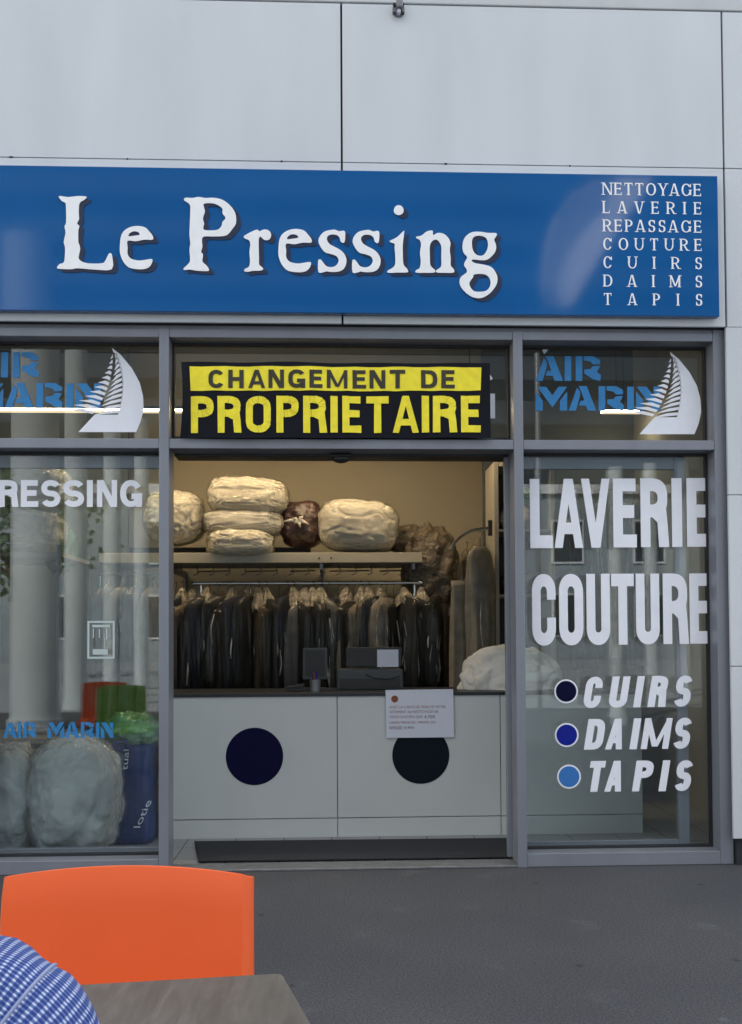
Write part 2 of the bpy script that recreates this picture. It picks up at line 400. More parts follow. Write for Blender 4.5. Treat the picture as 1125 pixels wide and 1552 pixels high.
def glyph(ch, w, h, tx, ty, cap=.5, sf=0, st=0, stencil=0, thin=None):
    tn = thin or tx                       # thin uprights of a serif face
    r = min(h*cap, h/2); p = []
    def ser(x, y, half=None):             # little foot or head bar
        if sf: hw = (half or sf); p.extend(rc(x-hw, y, x+hw, y+st) if y < h/2 else rc(x-hw, y-st, x+hw, y))
    if ch == 'I': p += rc((w-tx)/2, 0, (w+tx)/2, h); ser(w/2, 0); ser(w/2, h)
    elif ch == 'L':
        p += rc(0, 0, tx, h)+rc(tx, 0, w, ty); ser(tx/2, h); ser(tx/2, 0)
        if sf: p += [[(w-st, 0), (w, 0), (w, h*.26), (w-st*.4, h*.26)]]
    elif ch == 'E':
        p += rc(0, 0, tx, h)+rc(tx, 0, w, ty)+rc(tx, h-ty, w*.97, h)+rc(tx, h*.52-ty/2, w*.9, h*.52+ty/2); ser(tx/2, h); ser(tx/2, 0)
        if sf: p += rc(w-st, 0, w, h*.22)+rc(w*.95-st, h*.8, w*.95, h)+rc(w*.8-st, h*.42, w*.8, h*.62)
    elif ch == 'T':
        p += rc((w-tx)/2, 0, (w+tx)/2, h-ty)+rc(0, h-ty, w, h); ser(w/2, 0)
        if sf: p += rc(0, h*.78, st, h)+rc(w-st, h*.78, w, h)
    elif ch == 'H': p += rc(0, 0, tx, h)+rc(w-tx, 0, w, h)+rc(tx, h*.5-ty*.5, w-tx, h*.5+ty*.5)
    elif ch in 'AV':
        tx, tn = (tx, tn) if sf else (tx*.84, tn*.84)
        ap = max(tx, tn)*1.12; q = []
        if ch == 'A': a, b = tn, tx
        else: a, b = tx, tn
        gapx = stencil
        q.append([(0, 0), (a, 0), (w/2-ap/2+a-gapx, h), (w/2-ap/2, h)])
        q.append([(w-b, 0), (w, 0), (w/2+ap/2, h), (w/2+ap/2-b+gapx*.2, h)])
        if ch == 'A':
            yb = h*.2
            q += rc(yb/h*(w/2-ap/2)+a*.5+gapx, yb, w-yb/h*(w/2-ap/2)-b*.5, yb+ty*.9)
        else: q = [[(x, h-y) for x, y in k] for k in q]
        p += q
        if ch == 'A': ser(a*.5, 0); ser(w-b*.5, 0)
        else: ser(a*.5, h); ser(w-b*.5, h)
    elif ch == 'Y':
        p += rc((w-tx)/2, 0, (w+tx)/2, h*.46)
        p += [[(0, h), (tx, h), (w/2+tx/2, h*.44), (w/2-tx/2, h*.44)], [(w-tn, h), (w, h), (w/2+tx/2, h*.44), (w/2+tx/2-tn, h*.44)]]
        ser(w/2, 0); ser(tx/2, h); ser(w-tn/2, h)
    elif ch == 'N':
        g = stencil; tn = tn if sf else tx*.9
        p += rc(0, 0, tn, h)+rc(w-tn, 0, w, h)+[[(0+g+(tn if g else 0), h), (tx*1.1+g+(tn if g else 0), h), (w-g-(tn if g else 0), 0), (w-tx*1.1-g-(tn if g else 0)*.6, 0)]]
        ser(tn/2, 0); ser(0, h, sf*.8); ser(w-tn/2, h)
    elif ch == 'M':
        g = stencil; tx, tn = (tx, tn) if sf else (tx*.85, tn*.85); d = tx*.95
        p += rc(0, 0, tn, h-g*2.2)+rc(w-tx, 0, w, h-g*2.2)
        o = g*1.2
        p += [[(o, h), (o+d, h), (w/2+d*.5, h*.08), (w/2-d*.5, h*.08)], [(w-o-d*.8, h), (w-o, h), (w/2+d*.5, h*.08), (w/2-d*.3, h*.08)]]
        ser(tn/2, 0); ser(w-tx/2, 0); ser(0, h, sf*.7); ser(w, h, sf*.7)
    elif ch == 'U':
        r = min(max(h*cap*.9, w*.35), h*.45)
        p += rc(0, r, tx, h)+rc(w-tn, r, w, h)+band(w/2, r, w/2, r, (tx+tn)/2, ty, 180, 360, 18); ser(tx/2, h); ser(w-tn/2, h)
    elif ch in 'OCG':
        if ch == 'O':
            p += band(w/2, h-r, w/2, r, tx, ty, 0, 180, 18)+band(w/2, r, w/2, r, tx, ty, 180, 360, 18)
            if r < h/2-1e-6: p += rc(0, r, tx, h-r)+rc(w-tx, r, w, h-r)
        else:
            stad = r < h*.42
            a0 = 0 if stad else 30
            p += band(w/2, h-r, w/2, r, tx, ty, a0, 180, 18)
            if r < h/2-1e-6: p += rc(0, r, tx, h-r)
            if stad: p += rc(w-tx, h*.64, w, h-r)
            if ch == 'C':
                p += band(w/2, r, w/2, r, tx, ty, 180, 360-a0, 18)
                if stad: p += rc(w-tx, r, w, h*.39)
                if sf: p += rc(w-st*1.4, h*.68, w-st*.2, h*.97)
            else:
                p += band(w/2, r, w/2, r, tx, ty, 180, 330 if not stad else 360, 18)
                p += rc(w-tx, (h*.07 if sf else 0) if not stad else r*.5, w, h*.5)
                p += rc(w*.52, h*.5-ty, w-tx, h*.5) if not sf else rc(w-sf*1.3, h*.5-st, w+sf*.4, h*.5)
                if sf: p += rc(w-st*1.4, h*.7, w-st*.2, h*.97)
    elif ch in 'DPR':
        y0 = 0 if ch == 'D' else h*.43
        hh = h-y0; g = stencil; x0 = tx+g
        rx, ry = min(w*.62, w-tx), hh*.5 if cap >= .5 or ch != 'D' else hh*min(.5, cap*1.3)
        ww = w if ch != 'R' else w*.97
        p += rc(0, 0, tx, h)+rc(x0, h-ty, ww-rx, h)+rc(x0, y0, ww-rx, y0+ty)
        eb = 2.15 if sf else 2.7
        p += band(ww-rx, h-ry, rx, ry, tx, ty, 0, 90, 10, eb)+band(ww-rx, y0+ry, rx, ry, tx, ty, 270, 360, 10, eb)
        if ry < hh/2-1e-6: p += rc(ww-tx, y0+ry, ww, h-ry)
        if ch == 'R':
            if sf or g: p += [[(w-tx*.9-g, 0), (w+tx*.2, 0), (w*.5+tx*.4, y0+ty*.6), (w*.5-tx*.4, y0+ty*.6)]]
            else: p += [[(w-tx, 0), (w*1.02, 0), (w*.965, h*.37), (w*.95-tx, h*.40)], [(min(w*.45, (w*.95-tx)*.7), y0), (min(w*.45, (w*.95-tx)*.7), y0+ty), (w*.90, y0+ty*1.25), (w*.965, h*.36), (w*.95-tx, h*.36), ((w*.95-tx)*.9, y0-ty*.25)]]
            ser(w, 0, sf*.9)
        ser(tx/2, 0); ser(tx/2, h)
    elif ch == 'S':
        ru = h/4+ty/4; rx = (w-tx)/2; ry = ru-ty/2; c = []
        for i in range(25):
            a = 22+(270-22)*i/24; k = sup(rad(a), 2.2); c.append((w/2+rx*k[0], h-ru+ry*k[1]))
        for i in range(1, 25):
            a = 90-(90+158)*i/24; k = sup(rad(a), 2.2); c.append((w/2+rx*k[0], ru+ry*k[1]))
        p += stroke(c, tx, ty)
        if sf: p += rc(w-st*1.5, h*.68, w-st*.3, h*.97)+rc(st*.2, h*.03, st*1.4, h*.32)
    return p
class Sheet(MB):
    k = 0
    def put(s, polys, x, z, Y, thick=.0012, shear=0., jit=0.):
        """each piece sits a hair in front of the one before, so none lie in one plane"""
        for i, q in enumerate(polys):
            s.k = (s.k+1) % 41
            y = Y-s.k*.00004
            qq = [(x+a+shear*b+random.uniform(-jit, jit), z+b+random.uniform(-jit, jit)) for a, b in q]
            ar = sum(qq[j][0]*qq[(j+1) % len(qq)][1]-qq[(j+1) % len(qq)][0]*qq[j][1] for j in range(len(qq)))
            if ar < 0: qq.reverse()
            s.prism([qq], y, Y+thick)
def letters_px(sheet, txt, boxes, top, bot, Y, tx, ty, cap=.5, shear=0, jit=0, stencil=0):
    """txt set letter by letter into pixel boxes measured on the photograph; tx, ty in photograph pixels at this plane"""
    for ch, (a, b) in zip(txt, boxes):
        f = (a+b)/2
        t = top(f) if callable(top) else top; u = bot(f) if callable(bot) else bot
        p0, p1 = P(a, u, Y), P(b, t, Y)
        ww, hh = p1.x-p0.x, p1.z-p0.z
        sx = ww/(b-a); sz = hh/(u-t)
        wd = ww-shear*hh if shear else ww
        sheet.put(glyph(ch, wd, hh, min(tx*sx, wd*.98) if ch != 'I' else min(tx*sx, wd), ty*sz, cap, stencil=stencil*sx), p0.x, p0.z, Y, shear=shear, jit=jit)
NAT = dict(A=.72, C=.72, D=.74, E=.58, G=.78, H=.7, I=.24, L=.56, M=.86, N=.74, O=.80, P=.58, R=.66, S=.54, T=.66, U=.72, V=.72, Y=.70)
def cr_smooth(l, n=4):
    m = len(l); o = []
    for i in range(m):
        p0, p1, p2, p3 = (Vector(l[(i+k) % m]) for k in (-1, 0, 1, 2))
        for j in range(n):
            t = j/n
            q = .5*((2*p1)+(p2-p0)*t+(2*p0-5*p1+4*p2-p3)*t*t+(3*p1-p0-3*p2+p3)*t**3)
            o.append((q.x, q.y))
    return o

# ================================================================== THE BUILDING
YC = -.05                                   # face of the cladding; the frame's face is Y = 0
YG = .118                                   # face of the panes
zB = sum(P(x, y, YC).z for x, y in ((30, 485.3), (250, 488), (790, 493.2), (1090, 495.2)))/4
zA = sum(P(x, y, YC).z for x, y in ((10, 237.4), (517, 246.5), (1095, 254.5)))/3
zT = sum(P(x, y, YC).z for x, y in ((517, 5), (1060, 15.7)))/2
zC = sum(P(x, y).z for x, y in ((30, 509), (235, 510.7), (770, 515.6), (1075, 516.7)))/4
zD = sum(P(x, y).z for x, y in ((20, 663.7), (235, 664.4), (765, 667.6), (1075, 666.7)))/4
zE = sum(P(x, y).z for x, y in ((20, 679.5), (235, 679), (765, 681.3), (1075, 681.3)))/4
zF = sum(P(x, y).z for x, y in ((20, 1306.4), (235, 1302), (805, 1294.8), (1090, 1289.2)))/4
xa, xb = P(518.3, 247, YC).x, P(1097.6, 247, YC).x
pw = xb-xa
xl0, xl1 = P(241, 900).x, P(256, 900).x
xr0, xr1 = P(781.3, 900).x, P(795.6, 900).x
xj0, xj1 = P(1087, 900).x, P(1106.5, 900).x
xk0 = P(-76, 900).x; xk1 = P(-56, 900).x
zTop = zT+.085
BX0, BX1, BY1 = -12.0, 7.2, 9.0
bld = thing('shop_building', 'long low shop building clad in pale grey panels with dark joints', 'building', (0, 0, 0))
g = .0055
cols = [xa+pw*k for k in range(-5, 4)]
rows = [(zB, zA), (zA, zT)]
for z0, z1 in rows:
    for i in range(len(cols)-1):
        obj('cladding_panel', MB().box(cols[i]+g, cols[i+1]-g, YC, YC+.02, z0+(.002 if z0 > zB else 0), z1-.0028), 'panel', bld, bevel=.002)
# cladding to the right of and beyond the left of the shopfront
zr = [P(1115, y, YC).z for y in (495.5, 750, 1010, 1272)]
for i in range(3):
    obj('cladding_panel', MB().box(P(1106.8, 900, YC).x, cols[-1]-g, YC, YC+.02, zr[i+1]+.002, zr[i]-.002), 'panel', bld, bevel=.002)
    obj('cladding_panel', MB().box(cols[0]+g, xk0+.004, YC, YC+.02, zr[i+1]+.002, zr[i]-.002), 'panel', bld, bevel=.002)
core = MB().box(BX0, BX1, YC+.024, .22, zB+.003, zT+.02).box(xj1+.006, BX1, YC+.024, .22, .0, zB).box(BX0, xk0-.006, YC+.024, .22, .0, zB)
obj('wall_core', core, 'gap', bld)
obj('coping', MB().box(BX0, BX1, YC-.004, .30, zT+.004, zTop), 'coping', bld, bevel=.006)
for x, y, w_ in ((17, 238.0, 8), (193, 240.8, 3), (427, 244.2, 4), (676, 248.6, 5), (864, 251.4, 3)):
    c_ = P(x, y, YC); w2 = w_/278/2
    obj('smudge', MB().prism([[(c_.x-w2, zA-.002), (c_.x-w2*.3, zA-.006), (c_.x+w2, zA-.003), (c_.x+w2*.8, zA+.004), (c_.x-w2*.5, zA+.006)]], YC-.0015, YC-.0002), 'darkmetal', bld)
obj('roof', MB().box(BX0, BX1, .302, BY1, zT-.25, zT-.02), 'coping', bld)
obj('ceiling', MB().box(-3.2, 2.6, .222, 3.6, 3.86, 3.95), 'ceiling', bld)
obj('inner_back_wall', MB().box(-3.2, 2.6, 3.45, 3.6, 0, 3.858), 'beige', bld)
obj('inner_side_wall', MB().box(-3.35, -3.202, .222, 3.6, 0, 3.95), 'innerwall', bld)
obj('inner_side_wall', MB().box(2.602, 2.75, .222, 3.6, 0, 3.95), 'innerwall', bld)
obj('outer_wall', MB().box(BX0, -3.36, .225, BY1-.2, 0, zT-.26).box(2.76, BX1, .225, BY1-.2, 0, zT-.26).box(-3.35, 2.75, 3.61, BY1-.2, 0, zT-.26), 'panel', bld)

obj('added_inner_screen', MB().box(1.30, 2.60, 2.80, 2.86, .006, 3.858), 'added_screen', bld)  # added dark screens, covering the warm lit back wall beside the doorway
obj('added_inner_screen', MB().box(-3.20, -1.72, 2.92, 2.98, .006, 3.858), 'added_screen', bld)
# ground outside, tiled floor inside
struct('ground', MB().box(-400, 400, -500, -.002, -.4, 0).box(-400, 400, 9.2, 300, -.4, -.01), 'asphalt')
struct('added_paving', MB().box(-60, 60, -45.5, -11.2, -.1, .005), mat('added pale paving', (.30, .33, .35), .8, var=.2, vscale=.8))  # pale strip added to give the lower panes a cool reflection
def tiles():
    m = bpy.data.materials.new('grey floor tiles'); m.use_nodes = True
    t = m.node_tree; b = t.nodes['Principled BSDF']; b.inputs['Roughness'].default_value = .4
    tcn = t.nodes.new('ShaderNodeTexCoord'); k = t.nodes.new('ShaderNodeTexBrick')
    k.offset = 0; k.inputs['Scale'].default_value = 1; k.inputs['Brick Width'].default_value = .30; k.inputs['Row Height'].default_value = .30
    k.inputs['Mortar Size'].default_value = .004
    k.inputs['Color1'].default_value = (.30, .305, .31, 1); k.inputs['Color2'].default_value = (.27, .275, .28, 1); k.inputs['Mortar'].default_value = (.05, .05, .05, 1)
    t.links.new(tcn.outputs['Object'], k.inputs['Vector']); t.links.new(k.outputs['Color'], b.inputs['Base Color'])
    return m
struct('floor', MB().box(-3.2, 2.6, 0, 3.44, -.2, .004), tiles())

# ================================================================== SHOPFRONT FRAME
fr = thing('shopfront_frame', 'grey aluminium shopfront frame dividing the glazing into three bays', 'shopfront', (0, 0, 0))
D = .15
obj('jamb', MB().box(xj0, xj1, 0, D, 0, zB+.0), 'frame', fr, bevel=.003)
obj('jamb', MB().box(xk0, xk1, 0, D, 0, zB+.0), 'frame', fr, bevel=.003)
obj('mullion', MB().box(xl0, xl1, -.004, D, 0, zB-.018), 'frame', fr, bevel=.003)
obj('mullion', MB().box(xr0, xr1, -.004, D, 0, zB-.018), 'frame', fr, bevel=.003)
bays = [(xk1, xl0), (xl1, xr0), (xr1, xj0)]
for a, b in bays:
    obj('head_rail', MB().box(a+.001, b-.001, 0, D, zC, zB-.02), 'frame', fr, bevel=.003)
    obj('transom_rail', MB().box(a+.001, b-.001, 0, D, zE, zD), 'frame', fr, bevel=.003)
obj('head_flashing', MB().box(xk1+.001, xj0-.001, .012, D, zB-.0185, zB+.002), 'frame', fr)
for a, b in (bays[0], bays[2]):
    obj('sill_rail', MB().box(a+.001, b-.001, 0, D, .002, zF), 'frame', fr, bevel=.003)
obj('threshold', MB().box(xl1+.001, xr0-.001, -.002, D, .0, .014), 'greymetal', fr, bevel=.004)
# dark rubber gaskets round the panes
gk = MB()
for i, (a, b) in enumerate(bays):
    for z0, z1 in ((zD, zC),)+(((zF, zE),) if i != 1 else ()):
        t = .012; y0, y1 = YG-.012, YG+.02
        gk.box(a, b, y0, y1, z1-t, z1-.0005).box(a, b, y0, y1, z0+.0005, z0+t).box(a+.0005, a+t, y0, y1, z0+t, z1-t).box(b-t, b-.0005, y0, y1, z0+t, z1-t)
obj('gasket', gk, 'seal', fr)

# ---- artwork shared by both outer bays: stencil AIR MARIN and the fern sail
def px8(x, y): return (800+x/4.018, 520+y/4.018)
def sail(dx):
    s = Sheet()
    def W(x, y):
        q = P(*px8(x, y), YG); return (q.x+dx, q.z)
    def bz(a, b, c, t): return ((1-t)**2*a[0]+2*t*(1-t)*b[0]+t*t*c[0], (1-t)**2*a[1]+2*t*(1-t)*b[1]+t*t*c[1])
    spine = lambda t: bz((878, 82), (888, 300), (765, 452), t)
    body = lambda t: bz((884, 86), (965, 245), (908, 452), t)
    left = lambda t: bz((864, 92), (842, 262), (612, 418), t)
    out = [(865, 53), (920, 98), (985, 178), (1030, 260), (1051, 340), (1056, 420), (1041, 490), (1015, 555), (680, 555), (772, 452)]
    out += [body(1-i/14) for i in range(15)]+[(874, 80)]
    y = YG-.0030
    pts = [W(*q) for q in out]; s.prism([pts], y, YG-.0024)
    n = 12
    for i in range(n):
        t0, t1 = (i+.30)/n, (i+.82)/n
        k = lambda q, d: (q[0]+d, q[1])
        b0, b1 = body(t0), body(t1); c0, c1 = spine(t0+.02), spine(t1+.02)
        # right blades
        q = [W(b0[0]+4, b0[1]-6), W(b1[0]+4, b1[1]-6), W(*k(c1, 9)), W(*k(((c0[0]*.25+c1[0]*.75), (c0[1]*.25+c1[1]*.75)), 9)), W((b0[0]+c0[0])/2, (b0[1]+c0[1])/2-5)]
        s.prism([q], y, YG-.0024)
        e0, e1 = left(t0+.02), left(t1+.02)
        c0, c1 = spine(t0), spine(t1)
        q = [W(*k(c0, -7)), W(*k(c1, -7)), W((e1[0]*.5+c1[0]*.5), (e1[1]*.5+c1[1]*.5)-1), W(e1[0], e1[1]), W(e0[0]*.5+c0[0]*.5, e0[1]*.5+c0[1]*.5-5)]
        s.prism([q], y, YG-.0024)
    return s
ST_R = [[(292, 80), (332, 80), (332, 230), (292, 230)], [(341, 80), (400, 80), (441, 104), (441, 128), (396, 130), (384, 113), (341, 105)], [(396, 141), (441, 139), (420, 176), (446, 196), (441, 230), (400, 222), (345, 186), (345, 160), (384, 158)]]
ST_A = [[(48, 230), (90, 230), (114, 150), (118, 116), (98, 90)], [(108, 80), (158, 80), (215, 230), (164, 230), (153, 199), (110, 199), (119, 170), (143, 168), (126, 116)]]
mv = lambda l, dx, dy: [[(x+dx, y+dy) for x, y in q] for q in l]
box_ = lambda x0, y0, x1, y1: [[(x0, y0), (x1, y0), (x1, y1), (x0, y1)]]
ST_AIR = ST_A+box_(225, 80, 265, 230)+ST_R
ST_MARIN = [[(48, 296), (48, 411), (92, 411), (92, 352)], [(58, 266), (112, 266), (150, 318), (188, 266), (240, 266), (150, 392)], [(196, 352), (240, 296), (240, 411), (196, 411)]]+mv(ST_A, 202, 182)+mv(ST_R, 140, 183)+box_(606, 266, 646, 411)+[[(660, 296), (660, 411), (702, 411), (702, 346)], [(664, 266), (722, 266), (806, 366), (806, 411), (772, 411)], [(766, 266), (806, 266), (806, 346), (766, 300)]]
def stencil(s, polys, f, dx):
    for q in polys:
        pts = [P(*f(x, y), YG) for x, y in q]
        s.put([[(v.x+dx, v.z) for v in pts]], 0, 0, YG-.0015)
dxl = P(169.6, 527, YG).x-P(1015.3, 533.2, YG).x
def pane(name, label, a, b, z0, z1):
    t = thing(name, label, 'window', ((a+b)/2, YG, z0))
    obj('glass_pane', MB().box(a+.004, b-.004, YG, YG+.008, z0+.003, z1-.003), 'glass', t)
    return t
def airmarin(t, dx):
    s = Sheet()
    stencil(s, ST_AIR, px8, dx); stencil(s, ST_MARIN, px8, dx)
    obj('lettering', s, 'vinylblue', t)
    obj('sail_emblem', sail(dx), 'vinyl', t)
tl = pane('transom_window', 'left transom window with blue stencil lettering, white fern sail and long lamp behind', *bays[0], zD, zC); airmarin(tl, dxl)
tm = pane('transom_window', 'middle transom window behind the yellow and black banner', *bays[1], zD, zC)
tr = pane('transom_window', 'right transom window reading AIR MARIN in blue beside a white fern sail', *bays[2], zD, zC); airmarin(tr, 0)
s = Sheet(); letters_px(s, 'G', [(700, 750)], 559, 634, YG-.0015, 13, 14, .42); obj('lettering', s, 'vinyl', tm)
# scrap of white film hanging in the top of the right transom
q = [P(x, y, YG+.02) for x, y in ((826, 517), (843, 517), (836, 525), (825, 537), (822, 532))]
obj('film_scrap', MB().prism([[(v.x, v.z) for v in q]], YG+.014, YG+.016), 'vinyl', tr)

wl = pane('shop_window', 'left shop window with white PRESSING lettering and bagged duvets inside', *bays[0], zF, zE)
s = Sheet()
letters_px(s, 'PRESSING', [(-38, -9), (-2, 27.5), (31.5, 58), (62.5, 91.5), (96, 127.5), (131.5, 141), (147, 177.5), (182, 215.5)], 727.6, 768.3, YG-.0015, 9, 8.6, .5)
obj('lettering', s, 'vinyl', wl)
s = Sheet()
stencil(s, ST_AIR, lambda x, y: (5+(x-48)/397*50, 1095+(y-80)/150*23.5), 0)
stencil(s, ST_MARIN, lambda x, y: (72+(x-48)/758*100, 1095+(y-266)/145*23.5), 0)
obj('lettering', s, 'vinylblue', wl)
s = Sheet()
a, b = P(132.5, 998.5, YG), P(174, 941, YG); wd, hh = b.x-a.x, b.z-a.z; t = .011
s.put(rc(0, 0, wd, t)+rc(0, hh-t, wd, hh)+rc(0, t, t, hh-t)+rc(wd-t, t, wd, hh-t)+rc(wd*.2, t+.012, wd*.75, t+.042)+rc(wd*.18, hh-.035, wd*.82, hh-.022)+rc(wd*.2, hh*.55, wd*.24, hh*.8)+rc(wd*.42, hh*.55, wd*.46, hh*.78)+rc(wd*.68, hh*.5, wd*.73, hh*.8), a.x, a.z, YG-.0015)
obj('sticker', s, 'whitesticker', wl)

wr = pane('shop_window', 'right shop window with tall white LAVERIE COUTURE lettering', *bays[2], zF, zE)
s = Sheet()
bx = lambda l: [(770+a/3.169, 770+b/3.169) if False else (770+a/3.169, 770+b/3.169) for a, b in l]
lin = lambda y0, y1, x0=805, x1=1077: (lambda x: y0+(y1-y0)*(x-x0)/(x1-x0))
letters_px(s, 'LAVERIE', bx([(108, 213), (225, 358), (355, 488), (508, 616), (640, 768), (788, 836), (862, 970)]), lin(726, 724.5), lin(831, 828.5), YG-.0015, 14.0, 19.5, .2)
letters_px(s, 'COUTURE', bx([(118, 228), (248, 360), (380, 488), (500, 604), (618, 726), (748, 863), (876, 972)]), lin(870, 869), lin(979, 975.5), YG-.0015, 12.7, 19, .25)
obj('lettering', s, 'vinyl', wr)
s = Sheet()
cb = lambda l: [(770+a/3.169, 770+b/3.169) for a, b in l]
sh = .17
letters_px(s, 'CUIRS', cb([(358, 462), (480, 590), (598, 662), (670, 778), (793, 893)]), lin(1026, 1023.5, 880, 1050), lin(1073.5, 1071, 880, 1050), YG-.0015, 10.6, 10.2, .3, shear=sh)
letters_px(s, 'DAIMS', cb([(365, 474), (467, 570), (583, 642), (638, 792), (790, 890)]), lin(1090, 1087.5, 880, 1050), lin(1136.5, 1135, 880, 1050), YG-.0015, 10.6, 10.2, .3, shear=sh)
letters_px(s, 'TAPIS', cb([(376, 472), (463, 566), (596, 706), (722, 782), (796, 895)]), lin(1153.5, 1152, 880, 1050), lin(1200.5, 1199, 880, 1050), YG-.0015, 10.6, 10.2, .3, shear=sh)
obj('lettering', s, 'vinyl', wr)
def disc(cx, cy, r, Y, seg=48): 
    c = P(cx, cy, Y); k = (P(cx+r, cy, Y)-c).length
    return [(c.x+k*math.cos(2*math.pi*i/seg), c.z+k*math.sin(2*math.pi*i/seg)) for i in range(seg)]
for (cx, cy), m in zip(((280, 215), (283, 425), (294, 625)), ('discnavy', 'discblue', 'disclight')):
    px, py = 770+cx/3.169, 980+cy/3.169
    rg = obj('ring', MB().prism([disc(px, py, 18, YG-.002)], YG-.002, YG-.001), 'vinyl', wr)
    obj('coloured_dot', MB().prism([disc(px, py, 15.6, YG-.003)], YG-.0032, YG-.0022), m, wr)

# sliding door leaves, both slid open behind the side panes
def leaf(name_label, x0, x1):
    t = thing('sliding_door', name_label, 'door', ((x0+x1)/2, .19, 0))
    y0, y1 = .165, .205; zt = zE+.02; k = .062
    obj('stile', MB().box(x0, x0+k, y0, y1, .02, zt), 'frame', t, bevel=.003)
    obj('stile', MB().box(x1-k, x1, y0, y1, .02, zt), 'frame', t, bevel=.003)
    obj('bottom_rail', MB().box(x0+k+.001, x1-k-.001, y0+.002, y1-.002, .02, .105), 'frame', t, bevel=.003)
    obj('top_rail', MB().box(x0+k+.001, x1-k-.001, y0+.002, y1-.002, zt-.10, zt), 'frame', t, bevel=.003)
    obj('glass_pane', MB().box(x0+k-.004, x1-k+.004, .181, .189, .1, zt-.095), 'glass', t)
leaf('sliding glass door leaf parked open behind the right shop window', P(766.5, 900, .165).x, P(1041, 900, .165).x)
leaf('sliding glass door leaf parked open behind the left shop window', P(-20, 900, .165).x, P(261.5, 900, .165).x)
# door header and its sensor
t = thing('door_operator', 'dark automatic door header box above the doorway', 'door header', (0, .2, zE))
obj('header_box', MB().box(xl1+.004, xr0-.004, .155, .30, zE-.014, zE+.10), 'black', t, bevel=.004)
c = P(517, 684, .14)
t = thing('door_sensor', 'small black motion sensor hanging under the door header', 'sensor', (c.x, .14, zE-.03))
obj('housing', MB().box(c.x-.065, c.x+.065, .10, .152, zE-.03, zE-.002), 'black', t, bevel=.012)
obj('lens', MB().lump((c.x, .125, zE-.03), .05, .028, .028, 3, e=2.0, amp=0, nu=20, nv=12), 'black', t, smooth=True)

# ================================================================== FASCIA SIGN
YS = -.105
z1 = sum(P(x, y, YS).z for x, y in ((2, 249), (517, 259), (1085, 266)))/3
z0 = sum(P(x, y, YS).z for x, y in ((2, 470.5), (517, 475), (1085, 478)))/3
sx1 = P(1089.5, 370, YS).x; sx0 = P(-190, 360, YS).x
sg = thing('shop_sign', 'long blue shop sign reading Le Pressing with a list of services', 'sign', ((sx0+sx1)/2, YS, z0))
obj('sign_panel', MB().box(sx0, sx1, YS, YC-.012, z0, z1), 'signblue', sg, bevel=.003)
obj('mounting_rail', MB().box(sx0+.1, sx1-.1, YC-.0118, YC-.0006, z0+.1, z0+.14).box(sx0+.1, sx1-.1, YC-.0118, YC-.0006, z1-.14, z1-.1), 'greymetal', sg)
LE = {}
LE['L'] = (1, [[(62,112),(150,122),(240,112),(322,118),(300,150),(270,165),(252,200),(250,280),(252,330),(234,372),(255,395),(245,440),(245,540),(258,580),(262,620),(248,690),(262,720),(300,740),(360,750),(470,748),(500,725),(530,665),(550,652),(565,680),(562,805),(400,808),(240,795),(180,805),(60,800),(45,785),(70,755),(108,740),(118,680),(120,600),(108,545),(125,460),(115,400),(130,360),(128,200),(115,172),(85,155)]])
eo = [[(640,560),(650,490),(680,440),(740,405),(810,395),(880,410),(920,450),(950,490),(948,525),(870,525),(790,540),(712,535),(712,600),(712,660),(745,705),(820,722),(880,715),(940,708),(945,735),(920,780),(870,803),(790,803),(720,785),(670,730),(640,650)],[(720,492),(735,460),(775,445),(815,455),(825,478),(780,487)]]
LE['e'] = (1, eo)
LE['P'] = (2, [[(120,150),(135,128),(200,130),(260,120),(320,130),(400,128),(480,145),(540,185),(585,235),(610,290),(612,370),(580,420),(540,470),(500,490),(400,495),(310,495),(290,530),(295,590),(282,640),(300,665),(295,730),(330,765),(355,800),(345,822),(240,818),(180,808),(125,812),(118,795),(160,755),(178,720),(172,620),(180,560),(172,480),(175,380),(180,260),(178,200),(150,170)],[(305,190),(330,180),(400,182),(455,205),(485,235),(485,275),(515,320),(485,355),(475,395),(440,430),(370,437),(305,428),(310,370),(300,320),(318,260),(310,220)]])
LE['r'] = (2, [[(685,495),(720,470),(780,440),(815,430),(835,445),(870,430),(905,430),(935,450),(945,485),(930,520),(895,530),(865,515),(845,495),(828,520),(828,620),(830,700),(832,760),(860,785),(870,805),(840,818),(770,820),(720,830),(690,820),(700,800),(735,780),(745,730),(740,640),(748,570),(735,530),(700,515)]])
LE['e2'] = (3, [[(x-562, y-222) for x, y in l] for l in eo])
so_ = [(455,290),(470,240),(510,200),(560,185),(610,180),(650,195),(705,195),(705,285),(690,305),(665,290),(655,255),(630,232),(580,225),(545,240),(535,270),(555,310),(600,338),(660,370),(700,410),(720,460),(715,510),(690,555),(640,578),(570,580),(530,575),(495,585),(455,580),(452,475),(475,462),(500,490),(530,525),(580,535),(620,520),(642,490),(645,460),(625,430),(580,412),(520,395),(480,350)]
LE['s'] = (3, [so_]); LE['s2'] = (3, [[(x+323, y+2) for x, y in so_]])
LE['i'] = (4, [[(60,370),(120,340),(180,285),(182,310),(172,400),(172,480),(178,570),(210,610),(212,638),(130,640),(50,642),(42,625),(75,605),(105,575),(108,500),(102,430),(102,395),(75,385)]])
LE['dot'] = (4, [[(137+42*math.cos(a)*(1+.04*math.sin(3*a)), 108+42*math.sin(a)) for a in [2*math.pi*k/16 for k in range(16)]]])
